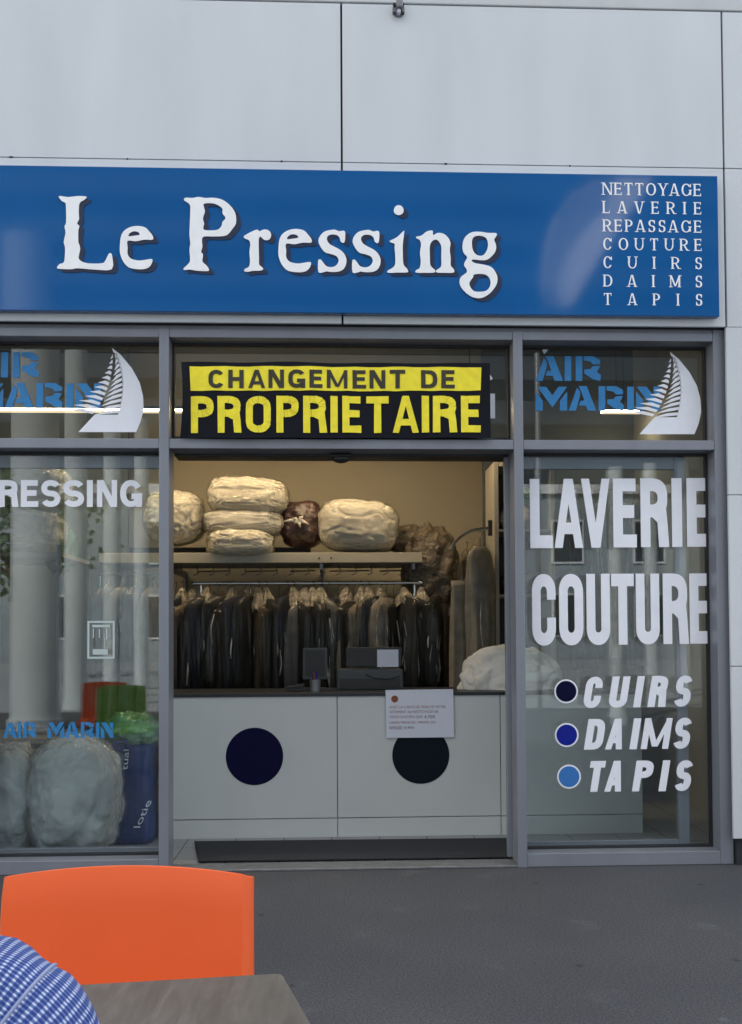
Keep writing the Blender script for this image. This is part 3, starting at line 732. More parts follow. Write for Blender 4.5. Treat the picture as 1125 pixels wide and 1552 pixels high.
LE['n'] = (4, [[(285,335),(330,325),(375,290),(425,283),(430,320),(470,302),(520,310),(560,345),(578,390),(572,450),(580,520),(580,580),(605,610),(605,640),(530,642),(462,640),(456,622),(480,605),(500,580),(500,500),(500,420),(482,378),(455,358),(422,372),(402,415),(402,500),(405,570),(425,600),(446,618),(440,640),(360,642),(285,640),(285,620),(315,600),(325,540),(318,470),(328,400),(315,360),(295,352)]])
LE['g'] = (4, [[(680,420),(690,360),(720,320),(765,295),(830,292),(900,302),(970,305),(965,335),(950,360),(967,410),(960,460),(930,500),(890,530),(840,535),(775,528),(758,540),(790,560),(860,572),(920,590),(955,625),(978,680),(970,740),(930,800),(880,840),(830,858),(770,850),(720,820),(680,780),(655,730),(665,680),(715,640),(715,610),(695,580),(700,550),(720,510),(690,470)],[(760,385),(770,345),(800,327),(850,330),(885,350),(898,395),(890,445),(865,485),(835,497),(795,485),(768,445)],[(740,725),(770,680),(775,660),(810,652),(870,655),(905,680),(920,720),(910,765),(880,795),(830,803),(780,798),(748,765)]])
org = {1: (80, 280, 6.25), 2: (260, 280, 6.25), 3: (410, 320, 6.25), 4: (580, 300, 5.625)}
for kx, (o_, loops) in LE.items():
    ox, oy, sc = org[o_]
    def W(x, y, dx=0, dy=0):
        q = P(ox+x/sc+dx, oy+y/sc+dy, YS); return (q.x, q.z)
    sm = [cr_smooth(l, 3) for l in loops]
    obj('letter', MB().prism([[W(x, y) for x, y in l] for l in sm], YS-.008, YS-.0045), 'signwhite', sg)
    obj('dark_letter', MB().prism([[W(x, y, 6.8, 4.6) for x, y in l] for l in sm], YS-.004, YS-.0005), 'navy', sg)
for i, wd_ in enumerate(('NETTOYAGE', 'LAVERIE', 'REPASSAGE', 'COUTURE', 'CUIRS', 'DAIMS', 'TAPIS')):
    s = Sheet()
    yt = 265+(86+173.8*i)/6.25; yb = yt+16.4
    xs0 = 900+(86+i*2)/6.25; xs1 = 900+(1015+i*2)/6.25
    a, b = P(xs0, yb, YS), P(xs1, yt, YS); hh = b.z-a.z; tot = b.x-a.x
    ws = [NAT[c]*hh*(.98 if len(wd_) < 9 else 1.0) for c in wd_]; gap = (tot-sum(ws))/(len(wd_)-1)
    x = a.x
    for ch, wv in zip(wd_, ws):
        s = Sheet(); s.put(glyph(ch, wv, hh, hh*.145, hh*.075, .5, sf=hh*.15, st=hh*.055, thin=hh*.085), x, a.z, YS-.0015); x += wv+gap
        obj('letter', s, 'signwhite', sg)

# ================================================================== BANNER
YBN = -.03
bn = thing('banner', 'black and yellow banner reading CHANGEMENT DE PROPRIETAIRE above the doorway', 'banner', (P(508, 660, YBN).x, YBN, zD))
def bw(x, z): return .006*math.sin(x*5.1)+.004*math.sin(x*11+z*7)
grid = MB(); nx, nz = 60, 14
e = [P(274.5, 548.5, YBN), P(742.5, 550.5, YBN), P(744, 663.5, YBN), P(272.5, 664, YBN)]
fr_, bk_ = [], []
for j in range(nz+1):
    v = j/nz; row, rb = [], []
    for i in range(nx+1):
        u = i/nx
        q = (e[0]*(1-u)+e[1]*u)*(1-v)+(e[3]*(1-u)+e[2]*u)*v
        curl = -.05*max(0, (.035-u)/.035)**2*math.sin(v*math.pi)
        xx = q.x+(.018*max(0, (.04-u)/.04)*math.sin(v*math.pi*1.0))
        row.append((xx, YBN+bw(q.x, q.z)+curl, q.z+.002*math.sin(u*23))); rb.append((xx, YBN+bw(q.x, q.z)+curl+.0015, q.z+.002*math.sin(u*23)))
    fr_.append(row); bk_.append(rb)
n0 = 0
for arr in (fr_, bk_):
    grid.rings(arr, cap=False, closed=False)
obj('cloth', grid, 'bannerblack', bn, smooth='all')
def wavy(sheet):
    sheet.v = [(x, y+bw(x, z), z) for x, y, z in sheet.v]; return sheet
yb = MB()
ptop = [P(287.5+(720-287.5)*i/24, 555.3+.6*math.sin(i*1.7)+(i/24)*1.2, YBN) for i in range(25)]
pbot = [P(289+(728.5-289)*i/24, 592.3+.5*math.sin(i*2.3), YBN) for i in range(25)]
ptop[-1] = P(729.5, 557.5, YBN)
for i in range(24):
    q = [ptop[i], ptop[i+1], pbot[i+1], pbot[i]]; n = len(yb.v)
    yb.v += [(v.x, YBN-.003+bw(v.x, v.z), v.z) for v in q]; yb.f.append((n, n+1, n+2, n+3))
obj('yellow_strip', yb, 'banneryellow', bn)
def dens(sheet): return wavy(sheet)
s = Sheet()
x6 = lambda l: [(260+a/4.5, 260+b/4.5) for a, b in l]; x7 = lambda l: [(500+a/4.327, 500+b/4.327) for a, b in l]
letters_px(s, 'CHANGEMENT', x6([(253, 358), (388, 493), (525, 640), (662, 768), (798, 912), (942, 1030)])+[(495.6, 526.8)]+x7([(150, 238), (262, 365), (395, 495)]), 560.5, 588, YBN-.0055, 6.6, 5.6, .42, jit=.0007)
obj('lettering', wavy(s), 'bannerdark', bn); s = Sheet()
letters_px(s, 'DE', x7([(600, 705), (733, 820)]), 560.8, 588.2, YBN-.0055, 6.6, 5.6, .42, jit=.0007)
obj('lettering', wavy(s), 'bannerdark', bn)
s = Sheet()
letters_px(s, 'PROPR', x6([(132, 288), (315, 476), (508, 676), (715, 867), (898, 1057)]), lin(600.5, 600, 290, 728), lin(656, 655.5, 290, 728), YBN-.004, 10.6, 10.8, .3, jit=.0014)
letters_px(s, 'IETAIRE', [(501.3, 512.2)]+x7([(82, 207), (242, 387), (415, 582), (605, 651), (678, 832), (862, 988)]), lin(600.3, 600, 290, 728), lin(655.7, 655.3, 290, 728), YBN-.004, 10.6, 10.8, .3, jit=.0014)
obj('lettering', wavy(s), 'banneryellow', bn)

# ================================================================== WALL ANCHOR at the very top
c = P(604, 17, YC)
t = thing('wall_anchor', 'small grey metal wall anchor with a rod at the top of the wall', 'wall anchor', (c.x, YC, c.z))
k = P(613.5, 17, YC).x-c.x
oc = [(c.x+k*1.05*math.cos(rad(22.5+45*i)), c.z+k*1.08*math.sin(rad(22.5+45*i))) for i in range(8)]
obj('base_plate', MB().prism([oc], YC-.016, YC), 'greymetal', t, bevel=.003)
obj('socket', MB().box(c.x-k*.42, c.x+k*.62, YC-.06, YC-.0165, c.z-.012, c.z+.036), 'greymetal', t, bevel=.006)
for sx_ in (-1, 1):
    for sz in (-1, 1):
        obj('bolt', MB().cyl((c.x+sx_*k*.68, YC-.026, c.z+sz*.024), .0085, .010, 8, 'y'), 'black', t)
obj('nut', MB().cyl((c.x, YC-.045, c.z-.024), .011, .028, 6, 'y'), 'paper', t)
obj('rod', MB().tube([(c.x-.004, YC-.035, c.z+.03), (c.x-.004, YC-.06, c.z+.07), (c.x, YC-.3, c.z+.60)], .012, 10), 'paper', t, smooth=True)

# ================================================================== INSIDE THE SHOP
YK = .84                                     # face of the counter
zk = P(511, 1050, YK).z
ca, cb_, cc, ce = (P(x, 1150, YK).x for x in (243, 511.5, 759, 974))
ct = thing('shop_counter', 'pale grey counter with two dark discs facing the doorway', 'counter', ((ca+ce)/2, YK, 0))
zp = P(511, 1240, YK).z
for a, b in ((ca, cb_), (cb_, cc), (cc, ce)):
    obj('front_panel', MB().box(a+.0025, b-.0025, YK, YK+.02, zp+.003, zk-.022), 'counter', ct, bevel=.0015)
    obj('plinth', MB().box(a+.0025, b-.0025, YK+.004, YK+.022, .005, zp-.003), 'counter', ct)
obj('carcass', MB().box(ca, ce-.003, YK+.024, YK+.56, .005, zk-.024), 'counter', ct)
obj('worktop', MB().box(ca-.01, ce+.01, YK-.012, YK+.60, zk-.0215, zk), 'darktop', ct, bevel=.002)
obj('disc', MB().prism([disc(386, 1146.5, 43.5, YK)], YK-.003, YK-.0002), 'discnavy', ct, label='navy blue disc on the counter front')
obj('disc', MB().prism([disc(638, 1144.5, 43.2, YK)], YK-.003, YK-.0002), 'discblack', ct, label='near black disc half covered by the notice')

# notice taped to the counter
YN = YK-.016
e = [P(584.5, 1046, YN), P(687, 1044.5, YN), P(688.5, 1117.5, YN), P(586, 1118.5, YN)]
nz_ = thing('notice_sheet', 'white printed notice taped to the counter above the dark disc', 'notice', ((e[2].x+e[3].x)/2, YN, e[3].z))
obj('paper', MB().prism([[(v.x, v.z) for v in e]], YN, YN+.001), 'paper', nz_)
def line_text(txt, px, py, hpx, m, wpx):
    c = bpy.data.curves.new('lettering', 'FONT'); c.body = txt; c.size = 1
    o = bpy.data.objects.new('lettering', c); COL.objects.link(o)
    me = bpy.data.meshes.new_from_object(o.evaluated_get(bpy.context.evaluated_depsgraph_get()))
    bpy.data.objects.remove(o); bpy.data.curves.remove(c)
    xs = [v.co.x for v in me.vertices]; ys = [v.co.y for v in me.vertices]
    a, b = P(px, py+hpx, YN), P(px+wpx, py, YN)
    mb = MB(); mb.v = [(a.x+(v.co.x-min(xs))/(max(xs)-min(xs))*(b.x-a.x), YN-.0008, a.z+(v.co.y-min(ys))/(max(ys)-min(ys))*(b.z-a.z)) for v in me.vertices]
    mb.f = [tuple(p.vertices) for p in me.polygons]
    bpy.data.meshes.remove(me)
    obj('lettering', mb, m, nz_)
line_text('AVEC LA CARTE DE FIDELITE VOTRE', 590.5, 1069.3, 4.6, 'redink', 85)
line_text('VETEMENT AU NETTOYAGE NE', 590.5, 1076.6, 4.6, 'redink', 74)
line_text('VOUS COUTERA QUE', 590.5, 1084.4, 4.8, 'redink', 50)
line_text('4,70€', 643, 1083.8, 5.6, 'darkink', 17)
line_text('LINGE MENSUEL, PRESSE OU', 590.5, 1092.9, 4.6, 'redink', 70)
line_text('REPASSE', 590.5, 1100.8, 4.8, 'redink', 19)
line_text('(0,40€)', 612, 1100.8, 4.8, 'darkink', 16)
obj('emblem', MB().prism([disc(598.4, 1059.5, 5.3, YN)], YN-.0009, YN-.0001, ), 'brownink', nz_)

# mat in the doorway
q = [PZ(x, y, .006) for x, y in ((303.5, 1306), (787, 1299.5), (771, 1270), (294.5, 1276))]
q = [PZ(x, y, .018) for x, y in ((301, 1305.5), (785, 1299), (769, 1270.5), (294.5, 1275.5))]
mt = MB(); mt.rings([[(v.x, v.y, z) for v in q] for z in (.0145, .021)])
tag(obj('door_mat', mt, 'mat', bevel=.004, loc=(0, .4, .005)), 'long dark grey ribbed mat lying in the doorway', 'door mat')

# ---- shelf with brackets
YSH = 2.35
sa, sb = P(150, 845, YSH).x, P(640, 845, YSH).x
zs1, zs0 = P(450, 837.5, YSH).z, P(450, 853, YSH).z
sh_ = thing('wall_shelf', 'long cream shelf carrying bagged duvets above the clothes rail', 'shelf', ((sa+sb)/2, YSH, zs0))
obj('board', MB().box(sa, sb, YSH, YSH+.62, zs0, zs1), 'shelf', sh_, bevel=.004)
for x in (P(250, 840, YSH).x, P(487, 840, YSH).x, P(628, 840, YSH).x):
    obj('bracket', MB().box(x-.012, x+.012, YSH+.05, YSH+1.09, zs0-.05, zs0-.001).box(x-.012, x+.012, 3.36, 3.449, zs0-.35, zs0-.051), 'greymetal', sh_)
for x in (484, 502): obj('screw', MB().cyl((P(x, 846, YSH).x, YSH-.004, P(x, 846, YSH).z), .008, .006, 10, 'y'), 'darkmetal', sh_)
zb_ = P(400, 827.5, YSH+.3).z
obj('back_bar', MB().box(sa, P(470, 830, YSH+.3).x, YSH+.62, YSH+.64, zs1+.001, zs1+.10), 'darkmetal', sh_)

def bag(name, label, x0, y0, x1, y1, Y, m, seed, e=3.0, amp=.045, dep=.24, rot=0., fine=.02, group='bagged duvets on the shelf', freq=1.7, cat='duvet bag', rest=None, knot=False):
    c = P((x0+x1)/2, (y0+y1)/2, Y); a, b = P(x0, y1, Y), P(x1, y0, Y)
    rx, rz = (b.x-a.x)/2*1.03, (b.z-a.z)/2*1.03
    R_ = Matrix.Rotation(rot, 3, 'Y')
    wrapd = m in ('cream', 'creampale')
    def mk(ex, sd, fn):
        mb = MB().lump((0, 0, 0), rx+ex, dep+ex, rz+ex, seed, e, amp, freq, 150 if wrapd else 72, 90 if wrapd else 44, fine=fn, crease=(.042 if not ex else .034) if wrapd else .03, cfreq=2.6 if not ex else 4.4, cseed=sd)
        mb.v = [tuple(R_ @ Vector(v)+c) for v in mb.v]
        if rest is not None: mb.v = [(x, y, max(z, rest-(.0 if not ex else -.001))) for x, y, z in mb.v]
        return mb
    mb = mk(0, seed, fine)
    if m in ('cream', 'creampale'):
        t = thing(name, label, cat, (c.x, c.y, a.z), group)
        obj('duvet', mb, m, t, smooth='all'); obj('film_wrap', mk(.010, seed+3, fine+.02), 'wrap', t, smooth='all')
        return t
    if not knot:
        return tag(obj(name, mb, m, smooth='all', loc=(c.x, c.y, a.z)), label, cat, group)
    t = thing(name, label, cat, (c.x, c.y, a.z), group)
    obj('bag', mb, m, t, smooth='all')
    k = MB()
    for i in range(7):
        an = i*.9+seed; l = .07+.03*math.sin(i*2.3)
        p0 = Vector((c.x-.02, c.y-dep*1.02, c.z-.01)); p1 = p0+Vector((math.cos(an)*l*1.3, -.03, math.sin(an)*l*.5))
        k.tube([p0, (p0+p1)/2+Vector((0, -.02, .01)), p1], [.010, .016, .004], 6)
    obj('knot', k, 'creampale', t, smooth='all')
    return t
yb_ = YSH+.26
bag('duvet_bag', 'cream duvet bag at the left end of the shelf, partly behind the mullion', 222, 746, 309, 824, yb_, 'cream', 1, 2.7, .05, .26, rest=zs1-.0)
bag('duvet_bag', 'golden lit duvet bag on top of the stack of three', 319, 727, 436, 783, yb_-.02, 'cream', 5, 3.4, .035, .25, rot=rad(3.5))
bag('duvet_bag', 'flat pale duvet bag in the middle of the stack of three', 311, 775, 429, 814, yb_-.02, 'creampale', 9, 3.2, .04, .25)
bag('duvet_bag', 'small crumpled bag at the bottom of the stack of three, overhanging the shelf', 317, 804, 414, 845, YSH+.12, 'cream', 14, 3.0, .06, .22)
bag('clothes_bag', 'dark maroon clothes bag tied with pale film between the duvet bags', 425, 761, 490, 828, yb_+.05, 'maroon', 21, 2.8, .12, .2, rest=zs1, knot=True, cat='clothes bag')
bag('duvet_bag', 'large shiny cream duvet bag right of the maroon one', 484, 760, 601, 836, yb_-.04, 'cream', 31, 3.1, .035, .26, rot=rad(5), rest=zs1-.015)
bag('clothes_bag', 'dim brown bundle at the right end of the shelf', 590, 796, 642, 840, yb_+.12, 'brownfilm', 33, 2.6, .14, .18, rest=zs1, cat='clothes bag')
bag('duvet_bag', 'cream duvet bag high behind the left shop window', -70, 703, 103, 775, 1.75, 'cream', 41, 3.2, .05, .28)
bag('duvet_bag', 'pale duvet bag under the highest one behind the left window', -70, 772, 96, 842, 1.75, 'creampale', 44, 3.2, .05, .28)
bag('clothes_bag', 'green film wrapped bundle behind the left shop window', 70, 800, 112, 868, 2.0, 'greenfilm', 47, 2.6, .16, .2, cat='clothes bag')
z_ = P(20, 843, 1.75).z
x0_, x1_ = P(-75, 843, 1.75).x, P(112, 843, 1.75).x
t = thing('side_shelf', 'white steel shelf unit standing behind the left shop window', 'shelf', ((x0_+x1_)/2, 1.75, 0))
obj('board', MB().box(x0_, x1_, 1.45, 2.2, z_-.03, z_), 'shelf', t)
obj('board', MB().box(x0_, x1_, 1.45, 2.2, .55, .58), 'shelf', t)
for x in (x0_, x1_-.03):
    for y in (1.42, 2.201): obj('post', MB().box(x, x+.03, y, y+.028, .005, z_+.05), 'greymetal', t)

# ---- lamps: warm linear tubes
def lamp(label, px0, px1, py, Y):
    a, b = P(px0, py, Y), P(px1, py, Y)
    t = thing('linear_lamp', label, 'ceiling lamp', ((a.x+b.x)/2, Y, a.z), 'linear lamps under the ceiling')
    z = a.z
    obj('trim', MB().box(a.x, b.x, Y-.034, Y-.028, z-.009, z+.009), 'ledtrim', t)
    obj('tube', MB().box(a.x+.004, b.x-.004, Y-.022, Y+.03, z+.0105, z+.024), 'led', t)
    obj('housing', MB().box(a.x, b.x, Y-.034, Y+.034, z+.0245, z+.045), 'greymetal', t)
    for x in (a.x+.12, b.x-.12): obj('hanger', MB().box(x-.003, x+.003, Y-.003, Y+.003, z+.045, 3.86), 'darkmetal', t)
lamp('long warm linear lamp crossing behind the left transom window and the banner', -60, 736, 624.5, 2.0)
lamp('short warm linear lamp behind the right transom window', 912, 968, 627, 2.3)

# ---- clothes rail
YR = 2.42
ra, rb = P(293, 884.5, YR), P(640, 886.5, YR)
rk = thing('clothes_rail', 'chrome clothes rail on posts behind the counter', 'clothes rail', ((ra.x+rb.x)/2, YR, 0))
obj('rail', MB().tube([(ra.x, YR, ra.z), (rb.x, YR, ra.z)], .015, 12), 'chrome', rk, smooth=True)
for x in (ra.x+.06, rb.x-.06):
    obj('post', MB().tube([(x, YR, .03), (x, YR, ra.z-.016)], .012, 10), 'chrome', rk, smooth=True)
    obj('foot', MB().tube([(x, YR-.25, .02), (x, YR+.25, .02)], .014, 10), 'chrome', rk, smooth=True)
# conveyor track with hooks under the shelf
za_ = P(450, 860, 2.75).z
xa_, xb_ = P(262, 860, 2.75).x, P(640, 860, 2.75).x
cv = thing('garment_conveyor', 'dark garment conveyor track with hooks under the shelf', 'conveyor', ((xa_+xb_)/2, 2.75, za_))
obj('track', MB().box(xa_, xb_, 2.72, 2.76, za_+.02, za_+.05), 'darkmetal', cv)
for i in range(16):
    x = xa_+.06+(xb_-xa_-.12)*i/15
    obj('hook', MB().tube([(x, 2.72, za_+.03), (x+.02, 2.69, za_-.01), (x+.03, 2.68, za_-.05), (x-.01, 2.68, za_-.07)], .006, 6), 'greymetal', cv, smooth=True)
for x0, x1 in ((300, 350), (372, 420), (440, 478), (500, 560), (575, 612)):
    obj('rod', MB().tube([(P(x0, 866, 2.68).x, 2.66, P(450, 866, 2.66).z), (P(x1, 866, 2.68).x, 2.66, P(450, 865, 2.66).z)], .006, 8), 'chrome', cv, smooth=True)

# ---- garments
GC = {'black': (.006, .007, .009), 'navy': (.011, .014, .03), 'charcoal': (.018, .019, .022), 'brown': (.085, .064, .047), 'grey': (.13, .13, .135), 'white': (.34, .33, .31), 'taupe': (.26, .23, .19)}
for k, c in GC.items(): M['cloth_'+k] = mat(k+' cloth', c, .85, var=.35, vscale=9, bump=.4, bscale=40, bdist=.01)
def garment(x, y, ztop, length, yaw, colour, label, group, width=.21, film=True, cape=False, trouser=False, seed=0, drop=0.):
    t = thing('hanging_garment', label, 'garment', (x, y, ztop), group)
    Mx = Matrix.Translation((x, y, ztop)) @ Matrix.Rotation(yaw, 4, 'Z')
    rnd = random.Random(seed)
    def X(mb): mb.v = [tuple(Mx @ Vector(v)) for v in mb.v]; return mb
    hk = [(0, 0, -.11-drop), (0, 0, -.05), (.018, 0, -.03), (.022, 0, -.008), (0, 0, .006), (-.02, 0, -.006)]
    hg = MB().tube(hk, .0028, 6).tube([(-width*.92, 0, -.19-drop), (-.04, 0, -.125-drop), (0, 0, -.11-drop), (.04, 0, -.125-drop), (width*.92, 0, -.19-drop)], .007, 6)
    obj('hanger', X(hg), 'darkmetal', t, smooth=True)
    ph = rnd.random()*6
    def body(extra, z0, z1, nr, wob):
        rr = []
        for i in range(nr+1):
            u = i/nr; z = z0+(z1-z0)*u; d = -z-.11
            if trouser: hw, hd = width*(.80+.10*u), .04+.015*u
            else:
                hw = .05+(width-.05)*min(1, max(0, d/.075))**.6; hw *= 1+.06*math.sin(u*5+ph)
                hd = .03+.035*min(1, max(0, d/.2))
            hw += extra; hd += extra*.7; row = []
            for j in range(40):
                th = 2*math.pi*j/40
                k = 1+wob*min(1, u*2.2)*(math.sin(th*5+ph)+.7*math.sin(th*9+ph*2+u*1.5))+.03*noise.noise(Vector((math.cos(th)*2+seed, math.sin(th)*2, z*3)))
                cx, cy = math.cos(th), math.sin(th)
                row.append((hw*math.copysign(abs(cx)**.8, cx)*k, hd*cy*k*(1+.5*math.sin(th*7+ph)*min(1, u*2)*.4), z))
            rr.append(row)
        return rr
    dn = lambda rr: [[(p[0], p[1], p[2]-drop) for p in r] for r in rr]
    obj('cloth', X(MB().rings(dn(body(0, -.115, -length, 26, .11)))), 'cloth_'+colour, t, smooth='all')
    if cape:                                  # film gathered and knotted under the hook
        rr = []; hgt = .09+.08*rnd.random()+drop; wd_ = .05+.06*rnd.random()
        for i in range(9):
            u = i/8; row = []
            for j in range(36):
                th = 2*math.pi*j/36
                k = 1+.35*noise.noise(Vector((math.cos(th)*2.6+seed, math.sin(th)*2.6, u*2.2)))+.12*math.sin(th*9+ph)
                row.append(((.012+wd_*u**.8)*math.cos(th)*k, (.012+.055*u**.8)*math.sin(th)*k, -.045-hgt*u-.02*u*math.sin(th*5+ph)))
            rr.append(row)
        obj('gathered_film', X(MB().rings(rr, cap=False)), 'tuft', t, smooth='all')
    if film:
        rr = [[(.012*math.cos(2*math.pi*j/120), .012*math.sin(2*math.pi*j/120), -.045) for j in range(120)]]
        for i in range(23):
            u = i/22; z = -.10-(length-.05)*u; d = -z-.11; row = []
            hw = .05+(width-.05)*min(1, max(0, d/.075))**.6+.016; hd = .03+.035*min(1, max(0, d/.2))+.014
            for j in range(120):
                th = 2*math.pi*j/120
                q = noise.noise(Vector((math.cos(th)*3.4+seed*2.3, math.sin(th)*3.4, z*.8)))
                q2 = noise.noise(Vector((math.cos(th)*1.6+seed*2.3, math.sin(th)*1.6, z*1.3+5)))
                k = 1.03+min(1, u*4)*(.17*(1-min(1, abs(q)*2.6))**2.5+.10*q2)
                row.append((hw*math.cos(th)*k, hd*math.sin(th)*k, z))
            rr.append(row)
        obj('film_cover', X(MB().rings(dn(rr), cap=False)), 'film', t, smooth='all')
        # highlight streaks of the film, put in as whitish strips along pinched folds
        for _ in range(rnd.choice((3, 4, 5, 6))):
            th = rnd.uniform(0, 2*math.pi); u0 = rnd.uniform(.06, .55); u1 = u0+rnd.uniform(.08, .34); w_ = rnd.uniform(.0025, .0075); pts = []
            for i in range(9):
                u = u0+(u1-u0)*i/8; k = 1.07+.05*math.sin(u*23+th); th2 = th+.12*math.sin(u*9+ph)
                pts.append(((width+.016)*math.cos(th2)*k, (.065+.014)*math.sin(th2)*k, -.10-(length-.05)*u-drop))
            fm = MB().tube(pts, [w_*(.25+.75*math.sin(math.pi*(i+.5)/9)) for i in range(9)], 5)
            obj('highlight_streak', X(fm), 'filmstreak', t, smooth='all')
    return t
seq = ['black', 'navy', 'brown', 'black', 'navy', 'black', 'charcoal', 'black', 'navy', 'black', 'brown', 'black', 'charcoal', 'navy', 'black', 'grey', 'charcoal', 'grey', 'white', 'navy', 'black', 'black', 'taupe', 'grey', 'navy', 'taupe', 'black', 'charcoal', 'black', 'navy', 'black', 'black']
ORD = ['first', 'second', 'third', 'fourth', 'fifth', 'sixth', 'seventh', 'eighth', 'ninth', 'tenth', 'eleventh', 'twelfth', 'thirteenth', 'fourteenth', 'fifteenth', 'sixteenth', 'seventeenth', 'eighteenth', 'nineteenth', 'twentieth']
cnt = {}
n = len(seq)
capes = {1, 2, 4, 7, 10, 11, 14, 15, 16, 17, 20, 22, 23, 24, 27, 29}
for i, c in enumerate(seq):
    px = 266+(664-266)*i/(n-1)+random.uniform(-4, 4)
    q = P(px, 886, YR)
    cnt[c] = cnt.get(c, 0)+1
    tot = seq.count(c)
    which = ('only ' if tot == 1 else ORD[cnt[c]-1]+' ')
    lab = f'{which}{c} garment from the left among those hanging behind the counter'
    garment(q.x, YR+random.uniform(-.01, .01), ra.z+.012, random.uniform(.86, 1.18), rad(random.uniform(30, 66)*random.choice((1, 1, -1))), c, lab, 'garments on the clothes rail', width=random.uniform(.18, .225), cape=i in capes, film=True, seed=i, drop=random.choice((0, 0, .02, .045, .07)))
# garments seen through the left window, further along the wall
for i, (px, c, lab) in enumerate(((166, 'grey', 'grey garment in film behind the white notice sticker'), (188, 'taupe', 'taupe garment in film left of the mullion'), (208, 'grey', 'grey garment in film between taupe ones behind the left window'), (232, 'taupe', 'taupe garment in film hidden partly by the left mullion'))):
    q = P(px, 890, 2.0)
    garment(q.x, 2.0, P(px, 868, 2.0).z, 1.2, rad(60+i*6), c, lab, 'garments behind the left window', width=.2, seed=60+i)
xq = P(150, 868, 2.0)
t = thing('wall_rail', 'short chrome rail holding garments behind the left window', 'clothes rail', (xq.x, 2.0, 0), None)
obj('rail', MB().tube([(xq.x, 2.0, xq.z-.012), (P(246, 868, 2.0).x, 2.0, xq.z-.012)], .012, 10), 'chrome', t, smooth=True)
for x in (xq.x+.01, P(245, 868, 2.0).x): obj('post', MB().tube([(x, 2.0, .005), (x, 2.0, xq.z-.025)], .012, 10), 'chrome', t, smooth=True)

# ---- curved end rail, film bundle, long garments, cabinet
YV = 2.15
pts = [P(x, y, YV) for x, y in ((682, 834), (690, 822), (701, 812), (714, 805), (728, 802), (742, 800.5))]
t = thing('curved_rail', 'curved chrome end rail beside the cabinet', 'clothes rail', (pts[-1].x, YV, pts[-1].z))
cpts = []
for i in range(len(pts)-1):
    for j in range(4):
        u = j/4; p0, p1, p2, p3 = (pts[max(i-1, 0)], pts[i], pts[i+1], pts[min(i+2, len(pts)-1)])
        cpts.append(.5*((2*p1)+(p2-p0)*u+(2*p0-5*p1+4*p2-p3)*u*u+(3*p1-p0-3*p2+p3)*u**3))
cpts.append(pts[-1])
obj('tube', MB().tube(cpts, .013, 10), 'chrome', t, smooth=True)
obj('bracket', MB().box(pts[-1].x-.01, pts[-1].x+.02, YV-.02, YV+.02, pts[-1].z-.06, pts[-1].z+.06), 'darkmetal', t)
fb = bag('film_bundle', 'tall hazy bundle of film wrapped clothes right of the shelf', 612, 800, 694, 945, 2.62, 'brownfilm', 52, 2.3, .16, .22, group=None, cat='bundle', freq=2.6)
garment(P(700, 872, 2.1).x, 2.1, P(700, 858, 2.1).z, 1.30, rad(22), 'taupe', 'taupe trousers hanging below the curved rail', 'long garments by the cabinet', width=.115, trouser=True, film=False, seed=71)
garment(P(728, 820, 2.05).x, 2.05, P(728, 806, 2.05).z, 1.25, rad(35), 'taupe', 'taupe garment in shiny film hanging from the curved rail end', 'long garments by the cabinet', width=.12, seed=72)
garment(P(708, 845, 2.3).x, 2.3, P(708, 822, 2.3).z, 1.25, rad(65), 'brown', 'dark brown garment half hidden behind the taupe trousers', 'long garments by the cabinet', width=.15, seed=73)
garment(P(676, 905, 2.5).x, 2.5, P(676, 890, 2.5).z, 1.2, rad(62), 'brown', 'brown garment at the right end of the clothes rail', 'long garments by the cabinet', width=.16, seed=74)
YB = 2.2
cx0, cx1 = P(750, 850, YB).x, P(842, 850, YB).x
zcb = P(755, 700, YB).z
cbn = thing('open_cabinet', 'tall white open cabinet with dark shelves behind the right mullion', 'cabinet', ((cx0+cx1)/2, YB, 0))
th = .035
obj('side_panel', MB().box(cx0, cx0+th, YB, YB+.42, .005, zcb), 'shelf', cbn, bevel=.002)
obj('side_panel', MB().box(cx1-th, cx1, YB, YB+.42, .005, zcb), 'shelf', cbn, bevel=.002)
obj('top_panel', MB().box(cx0+th+.001, cx1-th-.001, YB+.001, YB+.42, zcb-th, zcb-.001), 'shelf', cbn)
obj('back_panel', MB().box(cx0+th+.001, cx1-th-.001, YB+.39, YB+.418, .005, zcb-th-.001), 'darkmetal', cbn)
szs = [P(760, y, YB).z for y in (802, 901, 1000)]
for z in szs: obj('shelf', MB().box(cx0+th+.001, cx1-th-.001, YB+.004, YB+.388, z-.018, z), 'shelf', cbn)
xm = (cx0+cx1)/2
def lump_thing(name, label, cat, c, rx, ry, rz, m, seed, group=None, e=2.4, amp=.14, freq=2.4, rest=None, fine=.05):
    mb = MB().lump(c, rx, ry, rz, seed, e, amp, freq, 48, 30, fine=fine)
    if rest is not None: mb.v = [(x, y, max(z, rest)) for x, y, z in mb.v]
    return tag(obj(name, mb, m, smooth='all', loc=(c[0], c[1], c[2]-rz)), label, cat, group)
lump_thing('folded_bundle', 'pale folded bundle on the upper cabinet shelf', 'bundle', (xm-.02, YB+.17, szs[0]+.10), .15, .14, .11, 'creampale', 81, rest=szs[0])
lump_thing('folded_bundle', 'brown folded bundle on the middle cabinet shelf', 'bundle', (xm-.02, YB+.17, szs[1]+.09), .16, .14, .10, 'brownfilm', 82, rest=szs[1])
lump_thing('folded_bundle', 'green folded bundle high inside the cabinet', 'bundle', (xm+.06, YB+.15, szs[0]+.27), .10, .12, .08, 'greenfilm', 83, rest=szs[0]+.2)

